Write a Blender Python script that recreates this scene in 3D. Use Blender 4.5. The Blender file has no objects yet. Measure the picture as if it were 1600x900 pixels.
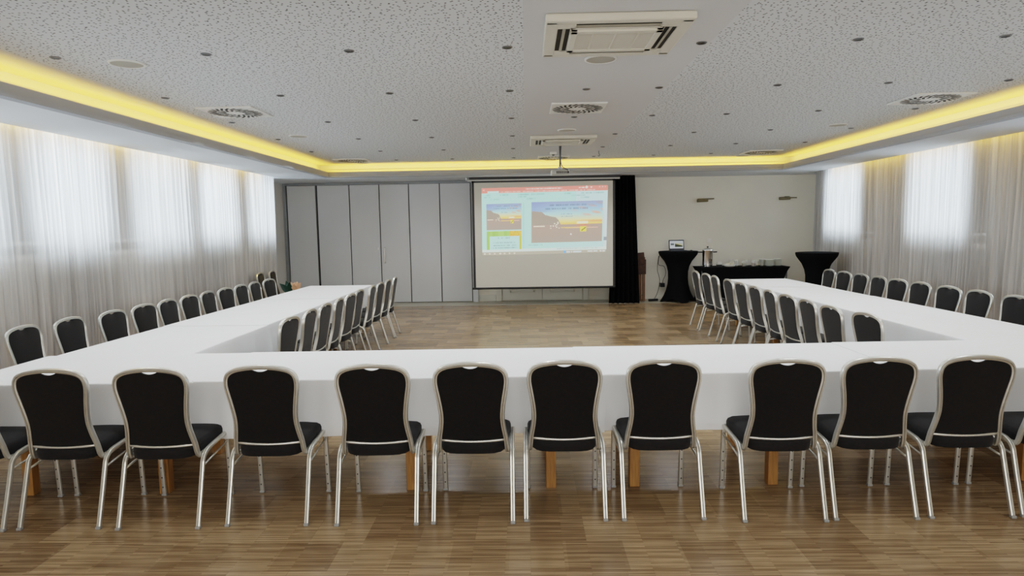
import bpy, bmesh, math, random
from mathutils import Vector, Matrix
random.seed(7)
PI = math.pi
SC = bpy.context.scene
COL = SC.collection
ORD = ['first','second','third','fourth','fifth','sixth','seventh','eighth','ninth','tenth','eleventh','twelfth','thirteenth']

# ------------------------------------------------------------------ camera (level horizon tilt taken from the photo)
F = 1000.0; H = 1.68; ROLL = 0.014
def norm(v):
    l = math.sqrt(sum(a*a for a in v)); return tuple(a/l for a in v)
def cross(a, b): return (a[1]*b[2]-a[2]*b[1], a[2]*b[0]-a[0]*b[2], a[0]*b[1]-a[1]*b[0])
yc = norm(((822-800)/F, (450-355)/F, -1.0))
a_ = (math.cos(ROLL), math.sin(ROLL))
xc = norm((a_[0], a_[1], -(a_[0]*yc[0]+a_[1]*yc[1])/yc[2]))
zc = cross(xc, yc)
cam_data = bpy.data.cameras.new('camera'); cam = bpy.data.objects.new('camera', cam_data); COL.objects.link(cam)
cam_data.sensor_width = 36; cam_data.lens = F/1600*36; cam_data.clip_start = 0.05; cam_data.clip_end = 200
cam.matrix_world = Matrix(((xc[0], xc[1], xc[2], 0), (yc[0], yc[1], yc[2], 0), (zc[0], zc[1], zc[2], H), (0, 0, 0, 1)))
SC.camera = cam

# ------------------------------------------------------------------ materials
def nt(name):
    m = bpy.data.materials.new(name); m.use_nodes = True
    t = m.node_tree; t.nodes.clear()
    out = t.nodes.new('ShaderNodeOutputMaterial')
    return m, t, out
def N(t, typ, **kw):
    n = t.nodes.new(typ)
    for k, v in kw.items():
        if hasattr(n, k): setattr(n, k, v)
        else: n.inputs[k.replace('_', ' ')].default_value = v
    return n
def L(t, a, b): t.links.new(a, b)
def c4(c): return (c[0], c[1], c[2], 1)
def mat(name, col, rough=0.6, metal=0.0, var=0.06, scale=8.0, bump=0.0, bscale=200.0, sheen=0.0, spec=0.5, coat=0.0, emit=None, estr=0.0, stretch=None, dist=0.002):
    m, t, out = nt(name)
    p = N(t, 'ShaderNodeBsdfPrincipled')
    p.inputs['Roughness'].default_value = rough; p.inputs['Metallic'].default_value = metal
    p.inputs['Specular IOR Level'].default_value = spec
    p.inputs['Sheen Weight'].default_value = sheen; p.inputs['Coat Weight'].default_value = coat
    if emit:
        p.inputs['Emission Color'].default_value = c4(emit); p.inputs['Emission Strength'].default_value = estr
    tc = N(t, 'ShaderNodeTexCoord'); mp = N(t, 'ShaderNodeMapping')
    if stretch: mp.inputs['Scale'].default_value = stretch
    L(t, tc.outputs['Object'], mp.inputs['Vector'])
    nz = N(t, 'ShaderNodeTexNoise'); nz.inputs['Scale'].default_value = scale; nz.inputs['Detail'].default_value = 4
    L(t, mp.outputs['Vector'], nz.inputs['Vector'])
    r = N(t, 'ShaderNodeValToRGB')
    r.color_ramp.elements[0].position = 0.3; r.color_ramp.elements[1].position = 0.7
    r.color_ramp.elements[0].color = c4([max(0, x*(1-var)) for x in col]); r.color_ramp.elements[1].color = c4([min(1, x*(1+var)) for x in col])
    L(t, nz.outputs['Fac'], r.inputs['Fac']); L(t, r.outputs['Color'], p.inputs['Base Color'])
    if bump > 0:
        n2 = N(t, 'ShaderNodeTexNoise'); n2.inputs['Scale'].default_value = bscale
        L(t, mp.outputs['Vector'], n2.inputs['Vector'])
        b = N(t, 'ShaderNodeBump'); b.inputs['Strength'].default_value = bump; b.inputs['Distance'].default_value = dist
        L(t, n2.outputs['Fac'], b.inputs['Height']); L(t, b.outputs['Normal'], p.inputs['Normal'])
    L(t, p.outputs['BSDF'], out.inputs['Surface'])
    return m

M = {}
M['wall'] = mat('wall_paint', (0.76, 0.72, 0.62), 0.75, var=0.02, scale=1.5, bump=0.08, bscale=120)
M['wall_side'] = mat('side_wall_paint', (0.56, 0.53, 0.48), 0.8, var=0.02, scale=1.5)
M['soffit'] = mat('soffit_paint', (0.64, 0.66, 0.68), 0.7, var=0.02, scale=1.0)
M['lip'] = mat('cove_lip_shaded', (0.33, 0.34, 0.36), 0.7, var=0.02, scale=1.0)  # shade on the lip face is put into this darker grey
M['cove'] = mat('cove_inner_paint', (0.80, 0.78, 0.70), 0.7, var=0.02, scale=1.0)
M['panel'] = mat('partition_laminate', (0.56, 0.56, 0.56), 0.5, var=0.03, scale=0.8)
M['dark_gap'] = mat('partition_seal', (0.05, 0.05, 0.05), 0.6)
M['alu_trim'] = mat('partition_trim', (0.24, 0.245, 0.25), 0.5, metal=0.3)
M['white_paint'] = mat('door_paint', (0.68, 0.65, 0.56), 0.45, var=0.02, scale=2)
M['tile'] = None
M['metal'] = mat('chair_silver_lacquer', (0.62, 0.61, 0.565), 0.30, metal=0.78, var=0.04, scale=30)
M['foot'] = mat('foot_plastic', (0.25, 0.25, 0.24), 0.5)
M['hole'] = mat('screw_hole', (0.03, 0.03, 0.03), 0.6)
M['fabric'] = mat('chair_fabric', (0.0068, 0.0058, 0.0058), 0.85, var=0.25, scale=60, bump=0.3, bscale=700, sheen=0.12, spec=0.2)
M['seat_fabric'] = mat('seat_fabric', (0.0085, 0.0075, 0.008), 0.8, var=0.25, scale=60, bump=0.3, bscale=700, sheen=0.06, spec=0.25)
M['wood_leg'] = mat('table_leg_wood', (0.30, 0.145, 0.04), 0.5, var=0.25, scale=14, stretch=(6, 6, 0.6))
M['table_top'] = mat('table_board', (0.45, 0.30, 0.16), 0.5, var=0.15, scale=8, stretch=(1, 8, 8))
M['cloth'] = mat('table_linen', (0.83, 0.835, 0.84), 0.8, var=0.015, scale=3, bump=0.35, bscale=5, sheen=0.1, spec=0.2, dist=0.006)
M['black'] = mat('black_stretch_fabric', (0.004, 0.004, 0.005), 0.9, var=0.2, scale=40, spec=0.15)
M['drape'] = mat('black_drape', (0.003, 0.003, 0.0035), 0.95, var=0.2, scale=20, spec=0.1)
M['screen'] = mat('screen_fabric', (0.64, 0.61, 0.53), 0.8, var=0.01, scale=1)
M['black_plastic'] = mat('black_plastic', (0.010, 0.010, 0.011), 0.4, var=0.1)
M['grey_plastic'] = mat('pale_grey_plastic', (0.50, 0.50, 0.47), 0.45, var=0.03)
M['white_plastic'] = mat('white_plastic', (0.78, 0.76, 0.70), 0.45, var=0.02)
M['ac'] = mat('aircon_plastic', (0.63, 0.60, 0.51), 0.5, var=0.02, scale=3)
M['ac_dark'] = mat('aircon_inside', (0.014, 0.013, 0.011), 0.7)
M['ac_vane'] = mat('aircon_vane', (0.34, 0.32, 0.26), 0.5)
M['diff'] = mat('diffuser_enamel', (0.74, 0.73, 0.69), 0.45, var=0.02)
M['speaker'] = mat('speaker_grille', (0.40, 0.38, 0.32), 0.7, var=0.05, bump=0.4, bscale=500)
M['chrome'] = mat('polished_steel', (0.85, 0.83, 0.81), 0.22, metal=1.0, var=0.03)
M['ring'] = mat('downlight_ring', (0.14, 0.14, 0.14), 0.4, metal=0.3)
M['lamp_dark'] = mat('downlight_inside', (0.03, 0.03, 0.028), 0.25, spec=0.8)
M['bronze'] = mat('bronze_metal', (0.20, 0.17, 0.10), 0.4, metal=0.6, var=0.1)
M['brown_wood'] = mat('brown_wood', (0.16, 0.075, 0.028), 0.5, var=0.3, scale=12, stretch=(6, 6, 0.6))
M['brown_dark'] = mat('brown_dark_wood', (0.055, 0.022, 0.012), 0.6, var=0.3, scale=14)
M['porcelain'] = mat('white_porcelain', (0.80, 0.80, 0.72), 0.25, var=0.02)
M['coffee'] = mat('coffee_powder', (0.10, 0.045, 0.018), 0.8, var=0.3, scale=200)
M['redjar'] = mat('red_brown_filling', (0.13, 0.03, 0.022), 0.6, var=0.2, scale=100)
M['beige_pack'] = mat('beige_sachets', (0.66, 0.60, 0.45), 0.6, var=0.15, scale=90)
M['leaf'] = mat('dark_green_leaf', (0.010, 0.05, 0.035), 0.45, var=0.3, scale=40)
M['petal'] = mat('peach_petal', (0.78, 0.47, 0.28), 0.6, var=0.12, scale=30, sheen=0.2)
M['pot'] = mat('grey_vase_glaze', (0.25, 0.25, 0.25), 0.3)
M['folder'] = mat('beige_card', (0.62, 0.42, 0.30), 0.7, var=0.04)
M['cable'] = mat('black_cable', (0.012, 0.012, 0.012), 0.5)
M['keyboard'] = mat('laptop_shell', (0.03, 0.035, 0.05), 0.35, metal=0.3)

def glass_mat():
    m, t, out = nt('clear_glass')
    tr = N(t, 'ShaderNodeBsdfTransparent'); tr.inputs['Color'].default_value = (0.93, 0.96, 0.95, 1)
    gl = N(t, 'ShaderNodeBsdfGlossy'); gl.inputs['Roughness'].default_value = 0.03
    fr = N(t, 'ShaderNodeFresnel'); fr.inputs['IOR'].default_value = 1.45
    mx = N(t, 'ShaderNodeMixShader'); L(t, fr.outputs[0], mx.inputs[0]); L(t, tr.outputs[0], mx.inputs[1]); L(t, gl.outputs[0], mx.inputs[2])
    L(t, mx.outputs[0], out.inputs['Surface']); return m
M['glass'] = glass_mat()

def sheer_mat():
    m, t, out = nt('sheer_curtain_voile')
    tc = N(t, 'ShaderNodeTexCoord'); mp = N(t, 'ShaderNodeMapping'); mp.inputs['Scale'].default_value = (1, 1, 0.03)
    L(t, tc.outputs['Object'], mp.inputs['Vector'])
    nz = N(t, 'ShaderNodeTexNoise'); nz.inputs['Scale'].default_value = 16; nz.inputs['Detail'].default_value = 5
    L(t, mp.outputs['Vector'], nz.inputs['Vector'])
    r = N(t, 'ShaderNodeValToRGB'); r.color_ramp.elements[0].position = 0.3; r.color_ramp.elements[1].position = 0.72
    r.color_ramp.elements[0].color = (0.42, 0.395, 0.37, 1); r.color_ramp.elements[1].color = (0.74, 0.71, 0.68, 1)
    L(t, nz.outputs['Fac'], r.inputs['Fac'])
    df = N(t, 'ShaderNodeBsdfDiffuse'); L(t, r.outputs['Color'], df.inputs['Color'])
    tl = N(t, 'ShaderNodeBsdfTranslucent'); L(t, r.outputs['Color'], tl.inputs['Color'])
    a = N(t, 'ShaderNodeMixShader'); a.inputs[0].default_value = 0.30; L(t, df.outputs[0], a.inputs[1]); L(t, tl.outputs[0], a.inputs[2])
    tp = N(t, 'ShaderNodeBsdfTransparent')
    # cloth seen edge-on in a fold lets less through
    lw = N(t, 'ShaderNodeLayerWeight'); lw.inputs['Blend'].default_value = 0.35
    mr = N(t, 'ShaderNodeMapRange'); mr.inputs['From Min'].default_value = 0.0; mr.inputs['From Max'].default_value = 0.9
    mr.inputs['To Min'].default_value = 0.15; mr.inputs['To Max'].default_value = 0.03
    L(t, lw.outputs['Facing'], mr.inputs['Value'])
    b = N(t, 'ShaderNodeMixShader'); L(t, mr.outputs[0], b.inputs[0]); L(t, a.outputs[0], b.inputs[1]); L(t, tp.outputs[0], b.inputs[2])
    L(t, b.outputs[0], out.inputs['Surface']); return m
M['sheer'] = sheer_mat()

def parquet_mat():
    m, t, out = nt('industrial_parquet')
    p = N(t, 'ShaderNodeBsdfPrincipled')
    tc = N(t, 'ShaderNodeTexCoord')
    blk = N(t, 'ShaderNodeTexBrick'); blk.offset = 0.37; blk.squash = 1.0
    blk.inputs['Scale'].default_value = 1.0; blk.inputs['Brick Width'].default_value = 0.30; blk.inputs['Row Height'].default_value = 0.30
    blk.inputs['Mortar Size'].default_value = 0.0012; blk.inputs['Mortar Smooth'].default_value = 0.3; blk.inputs['Bias'].default_value = 0.0
    blk.inputs['Color1'].default_value = (0.0, 0.0, 0.0, 1); blk.inputs['Color2'].default_value = (1, 1, 1, 1); blk.inputs['Mortar'].default_value = (0.2, 0.2, 0.2, 1)
    L(t, tc.outputs['Object'], blk.inputs['Vector'])
    st = N(t, 'ShaderNodeTexBrick'); st.offset = 0.43
    st.inputs['Scale'].default_value = 1.0; st.inputs['Brick Width'].default_value = 0.30; st.inputs['Row Height'].default_value = 0.012
    st.inputs['Mortar Size'].default_value = 0.0006; st.inputs['Color1'].default_value = (0, 0, 0, 1); st.inputs['Color2'].default_value = (1, 1, 1, 1); st.inputs['Mortar'].default_value = (0.1, 0.1, 0.1, 1)
    L(t, tc.outputs['Object'], st.inputs['Vector'])
    mp = N(t, 'ShaderNodeMapping'); mp.inputs['Scale'].default_value = (3.0, 70, 1); L(t, tc.outputs['Object'], mp.inputs['Vector'])
    nz = N(t, 'ShaderNodeTexNoise'); nz.inputs['Scale'].default_value = 1.3; nz.inputs['Detail'].default_value = 6; L(t, mp.outputs['Vector'], nz.inputs['Vector'])
    big = N(t, 'ShaderNodeTexNoise'); big.inputs['Scale'].default_value = 0.8; big.inputs['Detail'].default_value = 2; L(t, tc.outputs['Object'], big.inputs['Vector'])
    def mul(a, k):
        x = N(t, 'ShaderNodeMath', operation='MULTIPLY'); L(t, a, x.inputs[0]); x.inputs[1].default_value = k; return x.outputs[0]
    def add(a, b):
        x = N(t, 'ShaderNodeMath', operation='ADD'); L(t, a, x.inputs[0]); L(t, b, x.inputs[1]); return x.outputs[0]
    s = add(add(mul(blk.outputs['Color'], 0.20), mul(st.outputs['Color'], 0.26)), add(mul(nz.outputs['Fac'], 0.55), mul(big.outputs['Fac'], 0.15)))
    r = N(t, 'ShaderNodeValToRGB')
    e = r.color_ramp.elements
    e[0].position = 0.20; e[0].color = (0.075, 0.045, 0.023, 1); e[1].position = 0.88; e[1].color = (0.42, 0.30, 0.178, 1)
    k = e.new(0.5); k.color = (0.195, 0.128, 0.071, 1)
    L(t, s, r.inputs['Fac']); L(t, r.outputs['Color'], p.inputs['Base Color'])
    p.inputs['Roughness'].default_value = 0.24; p.inputs['Specular IOR Level'].default_value = 0.24
    b = N(t, 'ShaderNodeBump'); b.inputs['Strength'].default_value = 0.05; b.inputs['Distance'].default_value = 0.001
    L(t, st.outputs['Color'], b.inputs['Height']); L(t, b.outputs['Normal'], p.inputs['Normal'])
    L(t, p.outputs['BSDF'], out.inputs['Surface']); return m
M['floor'] = parquet_mat()

def tile_mat():
    m, t, out = nt('beige_floor_tile')
    p = N(t, 'ShaderNodeBsdfPrincipled'); p.inputs['Roughness'].default_value = 0.35
    tc = N(t, 'ShaderNodeTexCoord'); b = N(t, 'ShaderNodeTexBrick'); b.offset = 0
    b.inputs['Scale'].default_value = 1; b.inputs['Brick Width'].default_value = 0.45; b.inputs['Row Height'].default_value = 0.8; b.inputs['Mortar Size'].default_value = 0.004
    b.inputs['Color1'].default_value = (0.36, 0.33, 0.26, 1); b.inputs['Color2'].default_value = (0.42, 0.39, 0.31, 1); b.inputs['Mortar'].default_value = (0.2, 0.18, 0.14, 1)
    L(t, tc.outputs['Object'], b.inputs['Vector']); L(t, b.outputs['Color'], p.inputs['Base Color']); L(t, p.outputs[0], out.inputs[0]); return m
M['tile'] = tile_mat()

def ceiling_mat():
    # acoustic plasterboard with scattered round holes on two fields, plain board between and round the edge
    m, t, out = nt('perforated_ceiling_board')
    p = N(t, 'ShaderNodeBsdfPrincipled'); p.inputs['Roughness'].default_value = 0.8
    tc = N(t, 'ShaderNodeTexCoord'); sp = N(t, 'ShaderNodeSeparateXYZ'); L(t, tc.outputs['Object'], sp.inputs[0])
    def band(sock, lo, hi):
        g = N(t, 'ShaderNodeMath', operation='GREATER_THAN'); L(t, sock, g.inputs[0]); g.inputs[1].default_value = lo
        l = N(t, 'ShaderNodeMath', operation='LESS_THAN'); L(t, sock, l.inputs[0]); l.inputs[1].default_value = hi
        x = N(t, 'ShaderNodeMath', operation='MULTIPLY'); L(t, g.outputs[0], x.inputs[0]); L(t, l.outputs[0], x.inputs[1]); return x.outputs[0]
    f = N(t, 'ShaderNodeMath', operation='ADD'); L(t, band(sp.outputs['X'], -3.72, 0.0), f.inputs[0]); L(t, band(sp.outputs['X'], 1.36, 4.86), f.inputs[1])
    fy = N(t, 'ShaderNodeMath', operation='MULTIPLY'); L(t, f.outputs[0], fy.inputs[0]); L(t, band(sp.outputs['Y'], -2.0, 12.7), fy.inputs[1])
    def holes(scale, r0, r1, off):
        mp = N(t, 'ShaderNodeMapping'); mp.inputs['Location'].default_value = (off, off*1.7, 0); L(t, tc.outputs['Object'], mp.inputs['Vector'])
        v = N(t, 'ShaderNodeTexVoronoi'); v.voronoi_dimensions = '2D'; v.inputs['Scale'].default_value = scale; v.inputs['Randomness'].default_value = 0.85
        L(t, mp.outputs['Vector'], v.inputs['Vector'])
        mr = N(t, 'ShaderNodeMapRange'); mr.inputs['From Min'].default_value = r0; mr.inputs['From Max'].default_value = r1
        mr.inputs['To Min'].default_value = 1; mr.inputs['To Max'].default_value = 0; L(t, v.outputs['Distance'], mr.inputs['Value']); return mr.outputs[0]
    hs = N(t, 'ShaderNodeMath', operation='MAXIMUM'); L(t, holes(21, 0.105, 0.15, 0), hs.inputs[0]); L(t, holes(15, 0.075, 0.11, 3.3), hs.inputs[1])
    hm = N(t, 'ShaderNodeMath', operation='MULTIPLY'); L(t, hs.outputs[0], hm.inputs[0]); L(t, fy.outputs[0], hm.inputs[1])
    bc = N(t, 'ShaderNodeMix', data_type='RGBA'); L(t, fy.outputs[0], bc.inputs[0]); bc.inputs[6].default_value = (0.62, 0.62, 0.62, 1); bc.inputs[7].default_value = (0.66, 0.68, 0.69, 1)
    mx = N(t, 'ShaderNodeMix', data_type='RGBA'); L(t, hm.outputs[0], mx.inputs[0]); L(t, bc.outputs[2], mx.inputs[6]); mx.inputs[7].default_value = (0.06, 0.058, 0.055, 1)
    L(t, mx.outputs[2], p.inputs['Base Color']); L(t, p.outputs[0], out.inputs[0]); return m
M['ceiling'] = ceiling_mat()

def vcol_mat(name, diff, strength):
    m, t, out = nt(name)
    p = N(t, 'ShaderNodeBsdfPrincipled'); p.inputs['Roughness'].default_value = 0.7; p.inputs['Base Color'].default_value = c4(diff)
    a = N(t, 'ShaderNodeAttribute'); a.attribute_name = 'Col'; L(t, a.outputs['Color'], p.inputs['Emission Color']); p.inputs['Emission Strength'].default_value = strength
    L(t, p.outputs[0], out.inputs[0]); return m
M['slide'] = vcol_mat('projected_light', (0.10, 0.10, 0.09), 1.05)
M['lcd'] = vcol_mat('laptop_display', (0.02, 0.02, 0.02), 0.5)

# ------------------------------------------------------------------ mesh helpers
def obj(name, bm, mats, parent=None, smooth=False, angle=None):
    me = bpy.data.meshes.new(name); bmesh.ops.recalc_face_normals(bm, faces=bm.faces); bm.to_mesh(me); bm.free()
    if not isinstance(mats, (list, tuple)): mats = [mats]
    for m in mats: me.materials.append(m)
    if smooth:
        for p in me.polygons: p.use_smooth = True
        if angle: me.set_sharp_from_angle(angle=math.radians(angle))
    o = bpy.data.objects.new(name, me); COL.objects.link(o)
    if parent: o.parent = parent
    return o
def thing(name, label, cat, loc=(0, 0, 0), rz=0, group=None):
    o = bpy.data.objects.new(name, None); COL.objects.link(o); o.location = loc; o.rotation_euler = (0, 0, rz); o.empty_display_size = 0.1
    return tag(o, label, cat, group)
def tag(o, label, cat, group=None):
    o['label'] = label; o['category'] = cat
    if group: o['group'] = group
    return o
def struct(name, bm, m, parent=None, smooth=False, angle=None):
    o = obj(name, bm, m, parent, smooth, angle)
    if not parent: o['kind'] = 'structure'
    return o
def copy_tree(o, parent=None):
    c = o.copy(); COL.objects.link(c); c.parent = parent
    for ch in list(o.children): copy_tree(ch, c)
    return c
def bx(bm, x0, x1, y0, y1, z0, z1, mi=0, bev=0.0, seg=2, rot=None):
    r = bmesh.ops.create_cube(bm, size=1.0)
    vs = r['verts']
    mt = Matrix.Translation(((x0+x1)/2, (y0+y1)/2, (z0+z1)/2)) @ (rot.to_4x4() if rot else Matrix()) @ Matrix.Diagonal((abs(x1-x0), abs(y1-y0), abs(z1-z0), 1))
    bmesh.ops.transform(bm, matrix=mt, verts=vs)
    fs = set(f for v in vs for f in v.link_faces)
    for f in fs: f.material_index = mi
    if bev > 0:
        es = list(set(e for v in vs for e in v.link_edges))
        rr = bmesh.ops.bevel(bm, geom=es, offset=bev, segments=seg, affect='EDGES', profile=0.5)
        for f in rr['faces']: f.material_index = mi
def box_bm(*a, **k):
    bm = bmesh.new(); bx(bm, *a, **k); return bm
def sweep(bm, pts, prof, n0, caps=True, mi=0, scale=None, closed=False):
    """profile (u along n, v along b) carried along pts with parallel transport"""
    P = [Vector(p) for p in pts]; n = len(P); rings = []
    T = []
    for i in range(n):
        a = P[max(0, i-1)] if not closed else P[i-1]; b = P[min(n-1, i+1)] if not closed else P[(i+1) % n]
        T.append((b-a).normalized())
    nv = Vector(n0); nv = (nv - T[0]*nv.dot(T[0])).normalized()
    for i in range(n):
        if i:
            q = T[i-1].rotation_difference(T[i]); nv = q @ nv
            nv = (nv - T[i]*nv.dot(T[i])).normalized()
        bv = T[i].cross(nv); s = scale[i] if scale else 1
        rings.append([bm.verts.new(P[i] + nv*(u*s) + bv*(v*s)) for u, v in prof])
    k = len(prof); m_ = n if closed else n-1
    for i in range(m_):
        for j in range(k):
            f = bm.faces.new((rings[i][j], rings[i][(j+1) % k], rings[(i+1) % n][(j+1) % k], rings[(i+1) % n][j])); f.material_index = mi
    if caps and not closed:
        for r in (rings[0], rings[-1]):
            f = bm.faces.new(r); f.material_index = mi
def circ(r, k=12, ry=None): return [(r*math.cos(2*PI*i/k), (ry or r)*math.sin(2*PI*i/k)) for i in range(k)]
def tube(bm, pts, r, k=8, mi=0, n0=(0.3, 0.2, 1)):
    sweep(bm, pts, circ(r, k), n0, mi=mi)
def lathe(bm, prof, k=24, mi=0, c=(0, 0, 0), capb=True, capt=True, axis='z'):
    rings = []
    for r, z in prof:
        ring = []
        for i in range(k):
            a = 2*PI*i/k
            p = (r*math.cos(a), r*math.sin(a), z) if axis == 'z' else ((r*math.cos(a), z, r*math.sin(a)) if axis == 'y' else (z, r*math.cos(a), r*math.sin(a)))
            ring.append(bm.verts.new((c[0]+p[0], c[1]+p[1], c[2]+p[2])))
        rings.append(ring)
    for a, b in zip(rings, rings[1:]):
        for j in range(k):
            f = bm.faces.new((a[j], a[(j+1) % k], b[(j+1) % k], b[j])); f.material_index = mi
    if capb: bm.faces.new(rings[0]).material_index = mi
    if capt: bm.faces.new(rings[-1]).material_index = mi
def lathe_bm(*a, **k):
    bm = bmesh.new(); lathe(bm, *a, **k); return bm
def crom(pts, sub=6):
    P = [Vector(p) for p in pts]; out = []
    for i in range(len(P)-1):
        p0 = P[max(0, i-1)]; p1 = P[i]; p2 = P[i+1]; p3 = P[min(len(P)-1, i+2)]
        for s in range(sub):
            t = s/sub
            out.append(0.5*((2*p1) + (p2-p0)*t + (2*p0-5*p1+4*p2-p3)*t*t + (3*p1-p0-3*p2+p3)*t**3))
    out.append(P[-1]); return out

# ------------------------------------------------------------------ room shell
XL, XR, YB, YF = -5.5, 6.5, 14.6, -3.2
CZ, SZ = 3.0, 2.75
WOOD_END = 13.82
fl = struct('floor', box_bm(XL-0.2, XR+0.2, YF-0.2, WOOD_END, -0.1, 0.0), M['floor'])
struct('trim_1', box_bm(XL-0.2, XR+0.2, WOOD_END, YB+0.1, -0.1, 0.002), M['tile'])
struct('ceiling', box_bm(XL-0.2, XR+0.2, YF-0.2, YB+0.2, CZ, CZ+0.12), M['ceiling'])
struct('wall_back', box_bm(XL-0.2, XR+0.2, YB, YB+0.15, 0, CZ), M['wall'])
struct('wall_front', box_bm(XL-0.2, XR+0.2, YF-0.15, YF, 0, CZ), M['wall'])
WZ0, WZ1 = 1.40, 2.90
left_win = [(3.15, 4.45), (4.80, 6.16), (6.50, 7.80), (8.22, 9.60), (9.95, 11.22), (11.66, 12.95)]
right_win = [(3.2, 4.6), (6.3, 7.6), (9.23, 10.62), (12.12, 13.48)]
def side_wall(name, x0, x1, wins, z0):
    bm = bmesh.new()
    bx(bm, x0, x1, YF, YB, 0, z0); bx(bm, x0, x1, YF, YB, WZ1, CZ)
    ys = [YF] + [v for w in wins for v in w] + [YB]
    for a, b in zip(ys[0::2], ys[1::2]): bx(bm, x0, x1, a, b, z0, WZ1)
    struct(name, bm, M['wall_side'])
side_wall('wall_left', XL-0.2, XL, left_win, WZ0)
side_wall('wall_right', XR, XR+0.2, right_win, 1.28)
wn = 0
def window(x, y0, y1, z0):
    global wn
    wn += 1
    bm = bmesh.new(); d = 0.03
    for a, b, c, e in ((y0, y1, z0, z0+0.06), (y0, y1, WZ1-0.06, WZ1), (y0, y0+0.06, z0, WZ1), (y1-0.06, y1, z0, WZ1), (y0, y1, z0+0.17, z0+0.21)):
        bx(bm, x-d, x+d, a, b, c, e)
    f = obj('window_%d' % wn, bm, M['white_plastic']); f['kind'] = 'structure'
    obj('pane', box_bm(x-0.004, x+0.004, y0+0.05, y1-0.05, z0+0.05, WZ1-0.05), M['glass'], f)
for a, b in left_win: window(XL-0.14, a, b, WZ0)
for a, b in right_win: window(XR+0.14, a, b, 1.28)

# dropped soffit with lit cove, one continuous run along left, back and right
LXL, LXR, LYB = -3.96, 5.10, 12.97
def soffit_bm(prof, mis):
    """prof: (d side, d back, z)"""
    bm = bmesh.new(); rows = []
    for ds, db, z in prof:
        rows.append([bm.verts.new(p) for p in ((LXL-ds, YF, z), (LXL-ds, LYB+db, z), (LXR+ds, LYB+db, z), (LXR+ds, YF, z))])
    for i, (a, b) in enumerate(zip(rows, rows[1:])):
        for j in range(3):
            f = bm.faces.new((a[j], a[j+1], b[j+1], b[j])); f.material_index = mis[i]
    return bm
prof = [(1.03, 1.63, CZ), (1.03, 1.63, SZ), (0.10, 0.10, SZ), (0.09, 0.09, SZ-0.012), (0.0, 0.0, SZ-0.012), (0.0, 0.0, SZ+0.02), (0.018, 0.018, SZ+0.025),
        (0.018, 0.018, SZ+0.10), (0.045, 0.045, SZ+0.10), (0.045, 0.045, SZ+0.04), (0.24, 0.24, SZ+0.04), (0.24, 0.24, SZ+0.12), (0.215, 0.215, SZ+0.13), (0.215, 0.215, SZ+0.15), (0.24, 0.24, SZ+0.155), (0.24, 0.24, CZ)]
struct('trim_2', soffit_bm(prof, [0, 0, 1, 1, 1, 1, 1, 1, 2, 2, 2, 2, 2, 2, 2]), [M['soffit'], M['lip'], M['cove']])
bm = bmesh.new(); bx(bm, XL, LXL-1.03, 12.98, YB, SZ, CZ); bx(bm, LXR+1.03, XR, 13.96, YB, SZ, CZ)
struct('trim_3', bm, M['soffit'])

# ------------------------------------------------------------------ folding partition of grey leaves
pt = thing('folding_partition', 'tall pale grey folding partition of six flat leaves along the back wall', 'partition', (0, 0, 0))
edges = [-5.42, -4.74, -3.99, -3.31, -2.64, -1.94, -1.24]
PY = 14.52
for i, (a, b) in enumerate(zip(edges, edges[1:])):
    g0 = 0.025 if i == 1 else 0.011; g1 = 0.025 if i == 0 else 0.011
    lf = obj('leaf', box_bm(a+g0, b-g1, PY, PY+0.05, 0.015, 2.69, bev=0.004, seg=1), M['panel'], pt)
    if i == 3:
        bm = bmesh.new()
        tube(bm, [(a+0.09, PY-0.0, 1.27), (a+0.09, PY-0.05, 1.25), (a+0.09, PY-0.055, 1.10), (a+0.09, PY-0.05, 0.95), (a+0.09, PY-0.0, 0.93)], 0.017, 8)
        obj('handle', bm, M['white_plastic'], lf, True)
    if i == 2:
        obj('lock_plate', box_bm(b-0.07, b-0.045, PY-0.008, PY, 1.22, 1.27, bev=0.004), M['white_plastic'], lf)
obj('seal', box_bm(edges[0], edges[-1], PY+0.05, PY+0.065, 0.01, 2.70), M['dark_gap'], pt)
bm = bmesh.new(); bx(bm, XL, -1.22, PY-0.01, YB-0.01, 2.695, 2.745); bx(bm, XL+0.005, edges[0]-0.005, PY-0.02, YB-0.01, 0, 2.70)
obj('head_track', bm, M['alu_trim'], pt)
bm = bmesh.new(); bx(bm, -1.225, -1.11, PY-0.03, YB, 0.0, 2.745)
struct('trim_4', bm, M['panel'])

# white double door behind the projection screen
bm = bmesh.new(); bx(bm, -0.70, -0.57, YB-0.06, YB, 0, 2.25, bev=0.01); bx(bm, 1.27, 1.40, YB-0.06, YB, 0, 2.25, bev=0.01); bx(bm, -0.70, 1.40, YB-0.06, YB, 2.15, 2.27, bev=0.01)
dr = struct('door_1', bm, M['white_paint'])
for a, b in ((-0.56, 0.345), (0.355, 1.26)):
    lf = obj('leaf', box_bm(a, b, YB-0.045, YB-0.005, 0.02, 2.14, bev=0.004), M['white_paint'], dr)
    bm = bmesh.new()
    for z0, z1 in ((0.20, 0.95), (1.1, 2.0)):
        for q in ((a+0.17, b-0.17, z0, z0+0.04), (a+0.17, b-0.17, z1-0.04, z1), (a+0.17, a+0.21, z0, z1), (b-0.21, b-0.17, z0, z1)):
            bx(bm, q[0], q[1], YB-0.062, YB-0.04, q[2], q[3], bev=0.008)
    obj('moulding', bm, M['white_paint'], lf)
obj('door_handle', box_bm(0.38, 0.41, YB-0.10, YB-0.045, 1.02, 1.05, bev=0.006), M['chrome'], dr)
struct('trim_5', box_bm(-1.10, -0.71, YB-0.035, YB, 0, 0.15, bev=0.008), M['white_paint'])
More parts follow.
